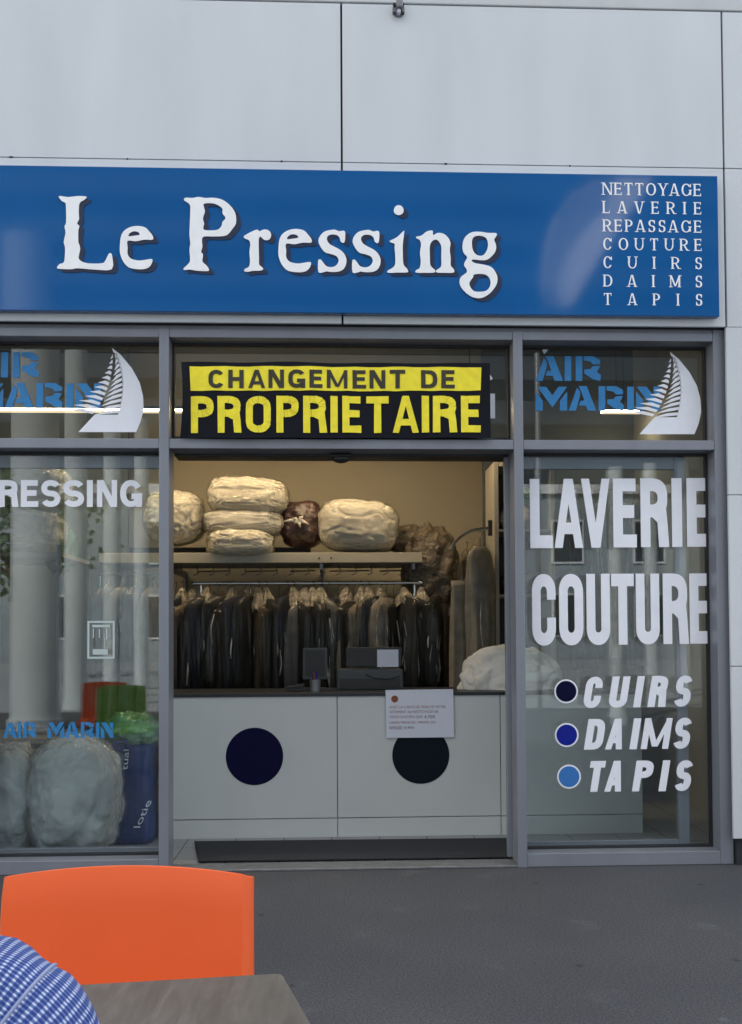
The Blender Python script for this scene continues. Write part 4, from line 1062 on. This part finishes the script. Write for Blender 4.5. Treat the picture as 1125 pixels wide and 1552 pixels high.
# ---- on the counter
c = P(772, 1015, 1.12)
a, b = P(697, 1046, 1.12), P(856, 981, 1.12)
mb = MB().lump((0, 0, 0), (b.x-a.x)/2, .22, (b.z-zk)/1.02, 91, 2.3, .12, 1.7, 150, 90, fine=.02, crease=.07, cfreq=2.2, cseed=2)
cxd = (a.x+b.x)/2
mb.v = [(x+cxd, y+1.14, max(z*.98+zk+.02, zk+.001)) for x, y, z in mb.v]
# a fold pressed into its front
mb.v = [(x, y+.05*math.exp(-((x-(cxd-.15))**2)/.004-((z-zk-.09)**2)/.012), z) for x, y, z in mb.v]
tag(obj('folded_duvet', mb, 'duvet', smooth='all', loc=(cxd, 1.14, zk)), 'white rolled duvet lying on the right end of the counter', 'duvet')
YX = 1.15
def PB(x0, y0, x1, y1, Y):
    a, b = P(x0, y1, Y), P(x1, y0, Y); return a.x, b.x, a.z, b.z
x0, x1, z0_, z1_ = PB(511, 1014, 611, 1046, YX)
t = thing('cash_register', 'dark grey cash register box with a screen on the counter', 'cash register', ((x0+x1)/2, YX, zk))
obj('body', MB().box(x0, x1, YX, YX+.28, zk+.001, z1_), 'greyplastic', t, bevel=.008)
obj('drawer_front', MB().box(x0+.02, x1-.02, YX-.004, YX, zk+.015, zk+.075), 'black', t, bevel=.002)
a0, a1, b0, b1 = PB(525, 981, 610, 1014, YX)
obj('screen', MB().box(a0, a1, YX+.06, YX+.10, z1_+.012, b1), 'black', t, bevel=.006)
obj('screen_stand', MB().box((a0+a1)/2-.04, (a0+a1)/2+.04, YX+.07, YX+.11, z1_, z1_+.0115), 'black', t)
cbl = [P(555, 1022, YX-.01), P(568, 1028, YX-.01), P(590, 1030, YX-.01), P(606, 1024, YX-.01)]
obj('cable', MB().tube(cbl, .004, 6), 'black', t, smooth=True)
p0, p1, q0, q1 = PB(572, 984.5, 604, 1011, YX+.055)
tag(obj('memo_sheet', MB().box(p0, p1, YX+.057, YX+.0585, q0, q1), 'paper', loc=(p0, YX+.057, q0)), 'small blank white sheet stuck to the register screen', 'paper sheet')
x0, x1, z0_, z1_ = PB(459, 982, 496, 1030, 1.2)
t = thing('small_monitor', 'small dark monitor left of the cash register', 'monitor', ((x0+x1)/2, 1.2, zk))
obj('bezel', MB().box(x0, x1, 1.2, 1.23, z0_, z1_), 'greyplastic', t, bevel=.005)
obj('display', MB().box(x0+.015, x1-.015, 1.198, 1.1995, z0_+.02, z1_-.015), 'black', t)
obj('stand', MB().box((x0+x1)/2-.02, (x0+x1)/2+.02, 1.205, 1.225, zk+.012, z0_-.001).box((x0+x1)/2-.08, (x0+x1)/2+.08, 1.16, 1.27, zk+.001, zk+.0115), 'greyplastic', t)
c = P(478, 1046, 1.0)
t = thing('pen_jar', 'short grey jar of pens on the counter edge', 'jar', (c.x, 1.0, zk))
obj('jar', MB().cyl((c.x, 1.0, zk+.001), .032, .075, 20, r2=.036), 'greymetal', t, smooth=True)
for i in range(4): obj('pen', MB().tube([(c.x+.008*(i-1.5), 1.0, zk+.077), (c.x+.018*(i-1.5), .99+.01*i, zk+.13)], .004, 6), ('black', 'redink', 'discblue', 'black')[i], t)
c = P(448, 1046, 1.05)
tag(obj('stapler', MB().box(c.x-.07, c.x+.07, 1.03, 1.07, zk+.001, zk+.018).prism([[(c.x-.07, zk+.02), (c.x+.05, zk+.02), (c.x+.06, zk+.05), (c.x-.06, zk+.03)]], 1.032, 1.068), 'black', bevel=.004, loc=(c.x, 1.05, zk)), 'black stapler on the counter left of the pen jar', 'stapler')

# ---- behind the left window, on the floor
def floor_bag(name, label, px0, py0, px1, Y, m, seed, e, amp, dep, cat='duvet bag', group=None, freq=1.8, fine=.025, zb=.006):
    a, b = P(px0, 1280, Y), P(px1, py0, Y); h = b.z-zb
    def mk(ex, fn):
        mb = MB().lump(((a.x+b.x)/2, Y, zb+h*.49), (b.x-a.x)/2*1.02+ex, dep+ex, h*.53+ex, seed, e, amp, freq, 170, 110, fine=fn, crease=.034 if not ex else .03, cfreq=1.9 if not ex else 4.2, cseed=ex*100)
        mb.v = [(x, y, max(z, zb-(.001 if ex else 0))) for x, y, z in mb.v]
        return mb
    t = thing(name, None, None, ((a.x+b.x)/2, Y, zb))
    obj('duvet', mk(0, fine), m, t, smooth='all'); obj('film_wrap', mk(.010, fine+.03), 'wrap', t, smooth='all')
    return t, h

o, _ = floor_bag('duvet_bag', '', -60, 1128, 62, .52, 'greybag', 101, 2.6, .10, .23); tag(o, 'grey film wrapped duvet at the far left bottom of the left window', 'duvet bag', 'film wrapped duvets on the floor')
o, _ = floor_bag('duvet_bag', '', 44, 1117, 184, .50, 'greybag', 105, 2.6, .10, .24); tag(o, 'big round film wrapped duvet beside the blue bag', 'duvet bag', 'film wrapped duvets on the floor')
Yb = .86
x0, x1, z0_, z1_ = PB(158, 1126, 236, 1270, Yb)
bb = thing('shopping_bag', 'blue shopping bag standing on the floor behind the left window', 'bag', ((x0+x1)/2, Yb, .005))
rr = []
for i in range(15):
    u = i/14; hw, hd = (x1-x0)/2*(1+.04*math.sin(u*7)), .16*(1-.35*u); row = []
    for j in range(48):
        th = 2*math.pi*j/48; cx_, cy_ = math.cos(th), math.sin(th)
        k = 1+.05*noise.noise(Vector((cx_*2, cy_*2, u*4)))
        row.append(((x0+x1)/2+hw*k*math.copysign(abs(cx_)**.45, cx_), Yb+hd*k*math.copysign(abs(cy_)**.45, cy_), .006+(z1_-.006)*u))
    rr.append(row)
obj('bag', MB().rings(rr), 'bluebag', bb, smooth='all')
obj('handle', MB().tube([(x0+.07, Yb-.13, z1_-.05), (x0+.09, Yb-.17, z1_+.02), (x0+.17, Yb-.17, z1_+.03), (x0+.2, Yb-.13, z1_-.05)], .01, 8), 'bluebag', bb, smooth=True)
def bag_text(txt, px, py0, py1, wpx, lean):
    c = bpy.data.curves.new('lettering', 'FONT'); c.body = txt; c.size = 1
    o = bpy.data.objects.new('lettering', c); COL.objects.link(o)
    me = bpy.data.meshes.new_from_object(o.evaluated_get(bpy.context.evaluated_depsgraph_get()))
    bpy.data.objects.remove(o); bpy.data.curves.remove(c)
    xs = [v.co.x for v in me.vertices]; ys = [v.co.y for v in me.vertices]
    a_, b_ = P(px, py1, Yb-.15), P(px+wpx, py0, Yb-.15); mb = MB()
    for v in me.vertices:
        u = (v.co.x-min(xs))/(max(xs)-min(xs)); w_ = (v.co.y-min(ys))/(max(ys)-min(ys))
        z = a_.z+u*(b_.z-a_.z); k = (z-.006)/(z1_-.006)
        mb.v.append((b_.x-w_*(b_.x-a_.x)+lean*u, Yb-.16*(1-.35*k)*1.07-.004, z))
    mb.f = [tuple(p.vertices) for p in me.polygons]; bpy.data.meshes.remove(me)
    obj('lettering', mb, 'vinyl', bb)
bag_text('tual', 183, 1137, 1168, 9, .01); bag_text('lotie', 203, 1214, 1254, 10, .07)
lump_thing('film_parcel', 'green and clear film parcel on top of the blue bag', 'parcel', ((x0+x1)/2+.02, Yb, z1_+.085), .19, .15, .10, 'greenfilm', 111, e=2.1, amp=.25, freq=2.5, rest=z1_+.002, fine=.15)

# ---- behind the right window
rl0, rl1 = P(868, 800, 2.3), P(1120, 800, 2.3)
t = thing('wall_rail', 'long chrome rail of pale garments behind the right shop window', 'clothes rail', (rl0.x, 2.3, 0))
zrl = P(960, 742, 2.3).z
obj('rail', MB().tube([(rl0.x, 2.3, zrl), (rl1.x, 2.3, zrl)], .013, 10), 'chrome', t, smooth=True)
for x in (rl0.x+.03, rl1.x-.03): obj('post', MB().tube([(x, 2.3, .005), (x, 2.3, zrl-.014)], .013, 10), 'chrome', t, smooth=True)
for i, (px, c, lab) in enumerate(((884, 'charcoal', 'charcoal garment in film nearest the cabinet behind the right window'), (912, 'grey', 'grey garment in film second from the cabinet behind the right window'), (940, 'white', 'white garment in film behind the V of the right window lettering'), (968, 'black', 'black garment in film between white ones behind the right window'), (992, 'white', 'white garment in film behind the R of the right window lettering'), (1020, 'charcoal', 'charcoal garment in film right of the white pair behind the right window'), (1046, 'grey', 'grey garment in film near the right end of that rail'), (1074, 'black', 'black garment in film at the far right end of that rail'))):
    q = P(px, 745, 2.3)
    garment(q.x, 2.3, zrl+.012, 1.45+.12*math.sin(i*2), rad(58+7*math.sin(i*3)), c, lab, 'garments behind the right window', width=.2, seed=80+i)

# ================================================================== FOREGROUND
def xf(mb, Mx): mb.v = [tuple(Mx @ Vector(v)) for v in mb.v]; return mb
def chair(label, x, y, yaw, m, h=.835, group=None):
    """faces local -Y"""
    t = thing('plastic_chair', label, 'chair', (x, y, 0), group)
    Mx = Matrix.Translation((x, y, 0)) @ Matrix.Rotation(yaw, 4, 'Z')
    us = [-1, -.97, -.93, -.89]+[-.84+1.68*i/20 for i in range(21)]+[.89, .93, .97, 1]
    nv = 14; f, bk = [], []
    for j in range(nv+1):
        v = j/nv; rf, rbk = [], []
        for u in us:
            ztop = h-.017*u*u
            z = .40+(ztop-.40)*v
            hw = .2195+.006*(1-v)
            au = min(abs(u), .89)/.89
            xx = math.copysign(hw*au, u) if u else 0
            yy = .05*(v-.5)-.020*(au**2)*-1*.0+.018*(1-au*au)
            if abs(u) > .89:
                k = (abs(u)-.89)/.11
                xx = math.copysign(hw+.016*math.sin(k*1.2)/math.sin(1.2), u); yy += .052*k**1.3; z -= .014*k*v
            rnd_ = .006*max(0, (v-.93)/.07)**2
            rf.append((xx, yy+rnd_, z)); rbk.append((xx*(.985), yy+.012+rnd_*.2, z-.0))
        f.append(rf); bk.append(rbk)
    # shell: loop round front and back
    loops = [rf+list(reversed(rb)) for rf, rb in zip(f, bk)]
    obj('backrest', xf(MB().rings(loops), Mx), m, t, smooth='all', bevel=0)
    b_ = bpy.data.objects[-1] if False else t.children[-1]
    b_.data.set_sharp_from_angle(angle=rad(50))
    sg_, sk = [], []
    rr = []
    for j in range(13):
        v = j/12; row = []
        yv = .03-.44*v
        for i in range(17):
            u = -1+i/8
            z = .445+.012*math.cos(v*3)-.02*(1-u*u)*math.sin(v*3.1)-(.03*max(0, v-.85)/.15)
            row.append((u*(.215+.01*v), yv, z))
        row += [(p[0]*.98, p[1]+.0, p[2]-.014) for p in reversed(row)]
        rr.append(row)
    obj('seat', xf(MB().rings(rr), Mx), m, t, smooth=True)
    for sx_ in (-1, 1):
        obj('leg', xf(MB().tube([(sx_*.19, -.37, .425), (sx_*.205, -.385, .2), (sx_*.215, -.40, .0)], [.014, .013, .012], 10), Mx), 'chairleg', t, smooth=True)
        obj('leg', xf(MB().tube([(sx_*.185, .01, .43), (sx_*.20, .06, .2), (sx_*.21, .10, .0)], [.014, .013, .012], 10), Mx), 'chairleg', t, smooth=True)
    return t
DC = 1.775
ccx = P(192, 1313, CAM.y+DC).x
hch = P(197, 1312.5, CAM.y+DC).z
chair('orange plastic chair with curved backrest across the grey wood table', ccx-.012, CAM.y+DC+.0, rad(-1.5), 'orange', hch-.012)

ZTB = .745
A0, A1, A2 = PZ(428, 1475, ZTB), PZ(485, 1552, ZTB), PZ(125, 1490, ZTB)
u1 = (A0-A2).normalized(); u2 = (A1-A0).normalized()
ang = math.atan2(u1.y, u1.x); ang2 = math.atan2(u2.y, u2.x)+math.pi/2
ta = (ang*1.2+ang2*.8)/2
ux = Vector((math.cos(ta), math.sin(ta), 0)); uy = Vector((math.sin(ta), -math.cos(ta), 0))
TW, TD = .72, .60
tcen = A0-ux*TW/2+uy*TD/2
tb = thing('cafe_table', 'small cafe table with grey brown wood top in the foreground', 'table', (tcen.x, tcen.y, 0))
Mt = Matrix.Translation((tcen.x, tcen.y, 0)) @ Matrix.Rotation(ta, 4, 'Z')
ux, uy = Vector((math.cos(rad(6)), math.sin(rad(6)), 0)), Vector((math.cos(rad(-76)), math.sin(rad(-76)), 0))
tcen2 = A0-ux*TW/2+uy*TD/2
Mq = Matrix(((ux.x, -uy.x, 0, tcen2.x), (ux.y, -uy.y, 0, tcen2.y), (0, 0, 1, 0), (0, 0, 0, 1)))
ol = []
rc_ = .010
for sx_, sy_, a0 in ((1, 1, 0), (-1, 1, 90), (-1, -1, 180), (1, -1, 270)):
    for i in range(6):
        a = rad(a0+90*i/5); ol.append((sx_*(TW/2-rc_)+rc_*math.cos(a), sy_*(TD/2-rc_)+rc_*math.sin(a)))
rr = [[(x*.994, y*.994, ZTB-.03) for x, y in ol], [(x, y, ZTB-.027) for x, y in ol], [(x, y, ZTB-.003) for x, y in ol], [(x*.994, y*.994, ZTB) for x, y in ol]]
obj('tabletop', xf(MB().rings(rr), Mq), 'wood', tb)
obj('pedestal', xf(MB().cyl((0, 0, .03), .035, ZTB-.075, 20), Mt), 'darkmetal', tb, smooth=True)
obj('top_bracket', xf(MB().box(-.2, .2, -.03, .03, ZTB-.0445, ZTB-.031).box(-.03, .03, -.2, -.031, ZTB-.0445, ZTB-.031).box(-.03, .03, .031, .2, ZTB-.0445, ZTB-.031), Mt), 'darkmetal', tb)
obj('base', xf(MB().box(-.22, .22, -.22, .22, 0.001, .029), Mt), 'darkmetal', tb, bevel=.008)

# ---- the seated person, right shoulder at the lower left corner
PX, PY = -.437, -4.47
chair('orange plastic chair under the seated person in the checked shirt', PX, PY-.16, math.pi, 'orange', .80)
per = thing('person', 'seated person in a blue and white checked shirt, shoulder at the lower left', 'person', (PX, PY, 0))
def skin_mesh(verts, edges, radii, name):
    me = bpy.data.meshes.new(name); me.from_pydata(verts, edges, [])
    o = bpy.data.objects.new(name, me); COL.objects.link(o)
    sm = o.modifiers.new('s', 'SKIN'); ss = o.modifiers.new('d', 'SUBSURF'); ss.levels = 2; ss.render_levels = 2
    sk = me.skin_vertices[0].data
    for i, r in enumerate(radii): sk[i].radius = r if isinstance(r, tuple) else (r, r)
    sk[0].use_root = True
    m2 = bpy.data.meshes.new_from_object(o.evaluated_get(bpy.context.evaluated_depsgraph_get()))
    mb = MB(); mb.v = [tuple(v.co) for v in m2.vertices]; mb.f = [tuple(p.vertices) for p in m2.polygons]
    bpy.data.objects.remove(o); bpy.data.meshes.remove(me); bpy.data.meshes.remove(m2)
    return mb
V_, E_, R_ = [], [], []
def nd(p, r, par=None):
    V_.append(tuple(p)); R_.append(r)
    if par is not None: E_.append((par, len(V_)-1))
    return len(V_)-1
def W_(x, y, z): return (PX+x, PY+y, z)
pel = nd(W_(0, 0, .53), (.14, .11)); spn = nd(W_(0, .0, .70), (.125, .09), pel); chs = nd(W_(0, .02, .87), (.14, .10), spn)
nkb = nd(W_(0, .03, 1.02), (.062, .06), chs); nk = nd(W_(0, .05, 1.09), (.055, .055), nkb)
hd = nd(W_(0, .075, 1.15), (.066, .078), nk); hd2 = nd(W_(0, .08, 1.21), (.074, .092), hd); hd3 = nd(W_(0, .07, 1.27), (.060, .075), hd2)
hands = []
for sx_ in (1, -1):
    sh1 = nd(W_(sx_*.10, .02, .965), .07, chs); sh2 = nd(W_(sx_*.172, .01, .955), .056, sh1)
    el = nd(W_(sx_*.205, .05, .70), .042, sh2) if False else nd(W_(sx_*.20, .03, .83), .050, sh2)
    el2 = nd(W_(sx_*.215, .08, .715), .040, el)
    fa = nd(W_(sx_*.17, .20, .755), .037, el2); wr_ = nd(W_(sx_*.11, .31, .775), .026, fa)
    pl = nd(W_(sx_*.08, .365, .773), (.034, .017), wr_)
    dirp = (Vector(V_[pl])-Vector(V_[wr_])).normalized(); side = Vector((dirp.y, -dirp.x, 0))*1
    for k, (o_, l) in enumerate(((-.026, .062), (-.009, .074), (.009, .070), (.026, .055))):
        b0 = Vector(V_[pl])+dirp*.030+side*o_
        a_ = nd(b0, .0095, pl); b_ = nd(b0+dirp*l*.5+Vector((0, 0, .004)), .0085, a_); c_ = nd(b0+dirp*l*.85+Vector((0, 0, -.006)), .0075, b_); nd(b0+dirp*l+Vector((0, 0, -.012)), .0065, c_)
    ts = side*(-.03*sx_)
    a_ = nd(Vector(V_[wr_])+dirp*.03+ts, .011, wr_); b_ = nd(Vector(V_[wr_])+dirp*.06+ts*1.6, .010, a_); nd(Vector(V_[wr_])+dirp*.085+ts*1.75, .008, b_)
    hp = nd(W_(sx_*.095, .03, .50), .085, pel); th_ = nd(W_(sx_*.11, .22, .50), .072, hp); kn = nd(W_(sx_*.12, .42, .49), .056, th_)
    cf = nd(W_(sx_*.12, .41, .30), .050, kn); an_ = nd(W_(sx_*.12, .39, .09), .034, cf); ft = nd(W_(sx_*.125, .47, .04), (.036, .026), an_); nd(W_(sx_*.13, .56, .03), (.034, .02), ft)
body = skin_mesh(V_, E_, R_, 'person_body')
obj('body', body, 'skin', per, smooth='all')
# face and hair
hc = Vector(W_(0, .08, 1.21))
for sx_ in (-1, 1):
    obj('eye', MB().lump(hc+Vector((sx_*.030, .082, .005)), .012, .010, .010, 1, 2, 0, 1, 14, 10), 'paper', per, smooth='all')
    obj('ear', MB().lump(hc+Vector((sx_*.078, -.005, -.005)), .010, .020, .030, 2, 2, .05, 2, 16, 12), 'skin', per, smooth='all')
obj('nose', MB().lump(hc+Vector((0, .098, -.018)), .013, .018, .024, 2, 2, .05, 2, 16, 12), 'skin', per, smooth='all')
obj('mouth', MB().lump(hc+Vector((0, .086, -.058)), .024, .009, .007, 2, 2, .05, 2, 16, 12), 'redink', per, smooth='all')
hr = MB().lump(hc+Vector((0, -.018, .028)), .087, .098, .085, 5, 2.1, .05, 4, 40, 26)
obj('hair', hr, 'hair', per, smooth='all')
# trousers over the legs and hips
lg = MB()
for sx_ in (1, -1):
    lg.tube([W_(sx_*.06, -.03, .56), W_(sx_*.09, .03, .515), W_(sx_*.11, .22, .508), W_(sx_*.12, .41, .50), W_(sx_*.122, .45, .46), W_(sx_*.12, .42, .30), W_(sx_*.12, .395, .10)], [.105, .115, .105, .095, .092, .078, .062], 20)
lg.lump(W_(0, -.01, .57), .165, .125, .115, 8, 2.3, .03, 2, 40, 24)
obj('trousers', lg, 'jeans', per, smooth='all')
sho = MB()
for sx_ in (1, -1): sho.lump(W_(sx_*.126, .48, .045), .05, .135, .044, 6, 2.4, .03, 2, 30, 18)
obj('shoes', sho, 'black', per, smooth='all')
# shirt: lofted torso and sleeves carrying their own UV in metres so the check follows the cloth
def loft_uv(name, rr, m, parent, vs=None):
    """rr: rings of points (closed); uv = arc length round and along"""
    b = bmesh.new(); uvl = b.loops.layers.uv.new('UVMap'); off = origin(parent)
    vv = [[b.verts.new(Vector(p)-off) for p in r] for r in rr]
    nn = len(rr[0]); acc = 0
    ref = max(range(len(rr)), key=lambda i: sum((Vector(rr[i][j])-Vector(rr[i][(j+1) % nn])).length for j in range(nn)))
    us = [0]
    for j in range(nn): us.append(us[-1]+(Vector(rr[ref][j])-Vector(rr[ref][(j+1) % nn])).length)
    vv_ = [0]
    for i in range(1, len(rr)): vv_.append(vv_[-1]+sum((Vector(rr[i][j])-Vector(rr[i-1][j])).length for j in range(nn))/nn)
    for i in range(len(rr)-1):
        for j in range(nn):
            f = b.faces.new((vv[i][j], vv[i][(j+1) % nn], vv[i+1][(j+1) % nn], vv[i+1][j]))
            for l, (u, v) in zip(f.loops, ((us[j], vv_[i]), (us[j+1], vv_[i]), (us[j+1], vv_[i+1]), (us[j], vv_[i+1]))): l[uvl].uv = (u, v)
    bmesh.ops.recalc_face_normals(b, faces=b.faces)
    me = bpy.data.meshes.new(name); b.to_mesh(me); b.free()
    for p in me.polygons: p.use_smooth = True
    me.materials.append(M[m]); o = bpy.data.objects.new(name, me); COL.objects.link(o); o.parent = parent
    return o
def crs(pts, n):
    o = []
    for i in range(len(pts)-1):
        p0, p1, p2, p3 = (Vector(pts[max(i-1, 0)]), Vector(pts[i]), Vector(pts[i+1]), Vector(pts[min(i+2, len(pts)-1)]))
        for j in range(n):
            u = j/n; o.append(.5*((2*p1)+(p2-p0)*u+(2*p0-5*p1+4*p2-p3)*u*u+(3*p1-p0-3*p2+p3)*u**3))
    o.append(Vector(pts[-1])); return o
tor = crs([(.168, .125, .0, .50), (.170, .128, .0, .60), (.165, .12, .01, .74), (.178, .128, .015, .86), (.182, .122, .015, .935), (.160, .105, .015, .985), (.115, .085, .02, 1.022), (.075, .070, .03, 1.048), (.068, .066, .035, 1.075)], 6) if False else None
tk = [(.168, .125, 0, .50), (.170, .128, 0, .60), (.165, .12, .01, .74), (.176, .128, .015, .86), (.180, .120, .015, .935), (.158, .100, .015, .987), (.112, .082, .02, 1.024), (.075, .070, .03, 1.050), (.070, .067, .035, 1.078)]
rr = []
for i in range(len(tk)-1):
    for j in range(5):
        u = j/5; u = u; a_, b_ = tk[i], tk[i+1]
        q = [a_[k]+(b_[k]-a_[k])*u for k in range(4)]
        rr.append([W_(q[0]*math.copysign(abs(math.cos(th))**.85, math.cos(th))*(1+.012*math.sin(th*6+q[3]*30)), q[2]+q[1]*math.sin(th), q[3]) for th in [2*math.pi*m_/64 for m_ in range(64)]])
loft_uv('shirt_body', rr, 'gingham', per)
obj('collar', MB().rings([[W_(.073*k*math.cos(th), .035+.069*k*math.sin(th), z) for th in [2*math.pi*m_/40 for m_ in range(40)]] for k, z in ((1.0, 1.078), (1.02, 1.10), (1.12, 1.085), (1.22, 1.055))], cap=False), 'vinyl', per, smooth='all')
for sx_ in (1, -1):
    path = crs([W_(sx_*.095, .012, .962), W_(sx_*.150, .012, .958), W_(sx_*.186, .012, .925), W_(sx_*.200, .03, .84), W_(sx_*.214, .082, .718), W_(sx_*.17, .20, .757), W_(sx_*.122, .29, .775)], 7)
    rads = [.070, .0705, .068, .062, .054, .048, .038]
    rr = []; m_ = len(path)
    a_prev = Vector((0, 1, 0))
    for i, p in enumerate(path):
        f_ = i/(m_-1)*(len(rads)-1); k = min(int(f_), len(rads)-2); r = rads[k]+(rads[k+1]-rads[k])*(f_-k)
        t_ = (path[min(i+1, m_-1)]-path[max(i-1, 0)]).normalized()
        b_ = t_.cross(a_prev).normalized(); a_ = b_.cross(t_).normalized(); a_prev = a_
        rr.append([p+(a_*math.cos(th)+b_*math.sin(th))*r*(1-.035*math.exp(-((i-10)/1.1)**2)+.014*math.sin(th*4+i*.8)+.09*noise.noise(Vector((math.cos(th)*1.6+sx_, math.sin(th)*1.6, i*.34)))) for th in [2*math.pi*q_/40 for q_ in range(40)]])
    loft_uv('sleeve', rr, 'gingham', per)
    k_ = 10; cen = sum((Vector(p) for p in rr[k_]), Vector())/len(rr[k_])
    obj('armhole_seam', MB().tube([cen+(Vector(p)-cen)*1.012 for p in rr[k_]]+[cen+(Vector(rr[k_][0])-cen)*1.012], .0016, 6, cap=False), 'seam', per, smooth='all')

# ================================================================== ACROSS THE SQUARE (seen in the panes)
chair('green plastic chair standing left of the table, mirrored in the left window', -2.0, -3.75, rad(160), 'green', .82)
chair('orange plastic chair standing behind the green one, mirrored in the left window', -2.35, -4.5, rad(175), 'orange', .82)
def column(px, D_, w_, label, h=6.6):
    x = (px-501)/FPX*D_; y = -(D_+CAM.y)+2*YG
    t = thing('round_column', label, 'column', (x, y, 0), 'white columns across the square')
    obj('shaft', MB().cyl((x, y, .151), w_/2, h, 36, r2=w_/2*.96), 'white_column', t, smooth=True)
    obj('base', MB().cyl((x, y, 0), w_/2*1.12, .15, 36), 'white_column', t, smooth=True)
column(58, 13.6, .66, 'thick white column mirrored at the far left of the left window')
column(118, 17.4, .40, 'slimmer white column mirrored beside the thick one')
column(172, 20.5, .36, 'white column mirrored left of the left mullion')
column(216, 24.0, .36, 'farthest white column mirrored in the left window')
column(940, 13.6, .22, 'slim white column mirrored behind the right window lettering', 3.55)
column(994, 17.4, .24, 'second slim white column mirrored in the right window', 4.3)
column(1046, 21.0, .24, 'slim white column mirrored at the right edge of the right window', 5.0)
fbld = thing('far_building', 'long pale building closing the far side of the square', 'building', (0, -46, 0))
obj('wall', MB().box(-45, 38, -50, -46, 0, 9), 'farwall', fbld)
obj('cornice', MB().box(-45.3, 38.3, -50.3, -45.7, 9.001, 9.5), 'coping', fbld)
for i in range(18):
    for j in range(2):
        x = -42+i*4.5
        f_ = obj('window', MB().box(x, x+1.8, -45.99, -45.9, 1.2+j*4, 3.6+j*4), 'coping', fbld)
        obj('pane', MB().box(x+.12, x+1.68, -45.895, -45.88, 1.32+j*4, 3.48+j*4), 'farglass', f_)
twr = thing('added_tower', 'added tall slate blue tower block behind the far building, mirrored dark in the sign', 'building', (2, -66, 0))  # added so the sign mirrors something dark instead of sky
obj('wall', MB().box(-34, 40, -78, -66, 0, 40), 'tower', twr)
obj('parapet', MB().box(-34.3, 40.3, -78.3, -65.7, 40.01, 41), 'coping', twr)
for j in range(11): obj('window_band', MB().box(-32, 38, -65.99, -65.9, 2.2+j*3.4, 3.7+j*3.4), 'farglass', twr)
def tree(x, y, h, r, seed, label):
    rnd = random.Random(seed); t = thing('tree', label, 'tree', (x, y, 0), 'trees across the square')
    tm_ = MB().tube([(x, y, 0), (x+.1, y, h*.3), (x-.05, y+.1, h*.62)], [.22, .17, .09], 10)
    for k in range(6):
        a = k*1.05+rnd.random(); z = h*(.35+.05*k)
        tm_.tube([(x, y, z), (x+math.cos(a)*r*.4, y+math.sin(a)*r*.4, z+h*.14), (x+math.cos(a)*r*.75, y+math.sin(a)*r*.75, z+h*.22)], [.08, .05, .02], 6)
    obj('trunk', tm_, 'bark', t, smooth=True)
    cr_ = MB()
    cl = [(Vector((rnd.gauss(0, r*.45), rnd.gauss(0, r*.45), h*.68+rnd.gauss(0, h*.13))), rnd.uniform(.35, .75)*r*.6) for _ in range(22)]
    for _ in range(1800):
        c_, rr_ = rnd.choice(cl); d_ = Vector((rnd.gauss(0, 1), rnd.gauss(0, 1), rnd.gauss(0, 1))).normalized()
        p_ = Vector((x, y, 0))+c_+d_*rr_*rnd.uniform(.6, 1.05)
        a_ = Vector((rnd.gauss(0, 1), rnd.gauss(0, 1), rnd.gauss(0, 1))).normalized(); b_ = a_.cross(d_).normalized(); s_ = rnd.uniform(.09, .2)
        n_ = len(cr_.v); cr_.v += [tuple(p_+a_*s_), tuple(p_+b_*s_*.6), tuple(p_-a_*s_), tuple(p_-b_*s_*.6)]; cr_.f.append((n_, n_+1, n_+2, n_+3))
    obj('crown', cr_, 'leaf', t)
tree(-9.5, -24, 6.5, 2.6, 3, 'leafy tree mirrored between the columns on the left')
tree(2.5, -33, 6.0, 2.4, 5, 'leafy tree in the middle of the far side of the square')
# added unseen white sail, cut so its mirror image draws the sign's pale crescent
def mir(px, py, Yr): 
    q = P(px, py, 2*YS-Yr); return Vector((q.x, Yr, q.z))
t = thing('added_sail', 'added white shade sail on a mast, shaped to mirror as a crescent in the sign', 'shade sail', (4, -11, 0))
lft = [(824, 470), (820, 420), (826, 370), (842, 325), (868, 290), (900, 268)]
rgt_ = [(868, 466), (886, 430), (908, 395), (934, 355), (962, 315), (990, 268)]
ga, gb = [], []
for (a_, b_) in zip(lft, rgt_):
    row = [mir(a_[0]+(b_[0]-a_[0])*k/8, a_[1]+(b_[1]-a_[1])*k/8, -11.0-.5*math.sin(k/8*math.pi)) for k in range(9)]
    ga.append(row)
lo = [r+[q+Vector((0, -.02, 0)) for q in reversed(r)] for r in ga]
obj('fabric', MB().rings(lo), 'sailcloth', t, smooth='all')
mp_ = ga[0][0]; obj('mast', MB().tube([(mp_.x, mp_.y-.1, 0), (mp_.x, mp_.y-.1, mp_.z-.3)], .05, 12), 'chairleg', t, smooth=True)
mq_ = ga[-1][-1]; obj('mast', MB().tube([(mq_.x+2.2, mq_.y-.1, 0), (mq_.x+1.9, mq_.y-.1, mq_.z+.3)], .07, 12), 'chairleg', t, smooth=True)
obj('stay_cable', MB().tube([(mq_.x, mq_.y, mq_.z), (mq_.x+1.9, mq_.y-.1, mq_.z+.25)], .012, 6), 'chairleg', t)
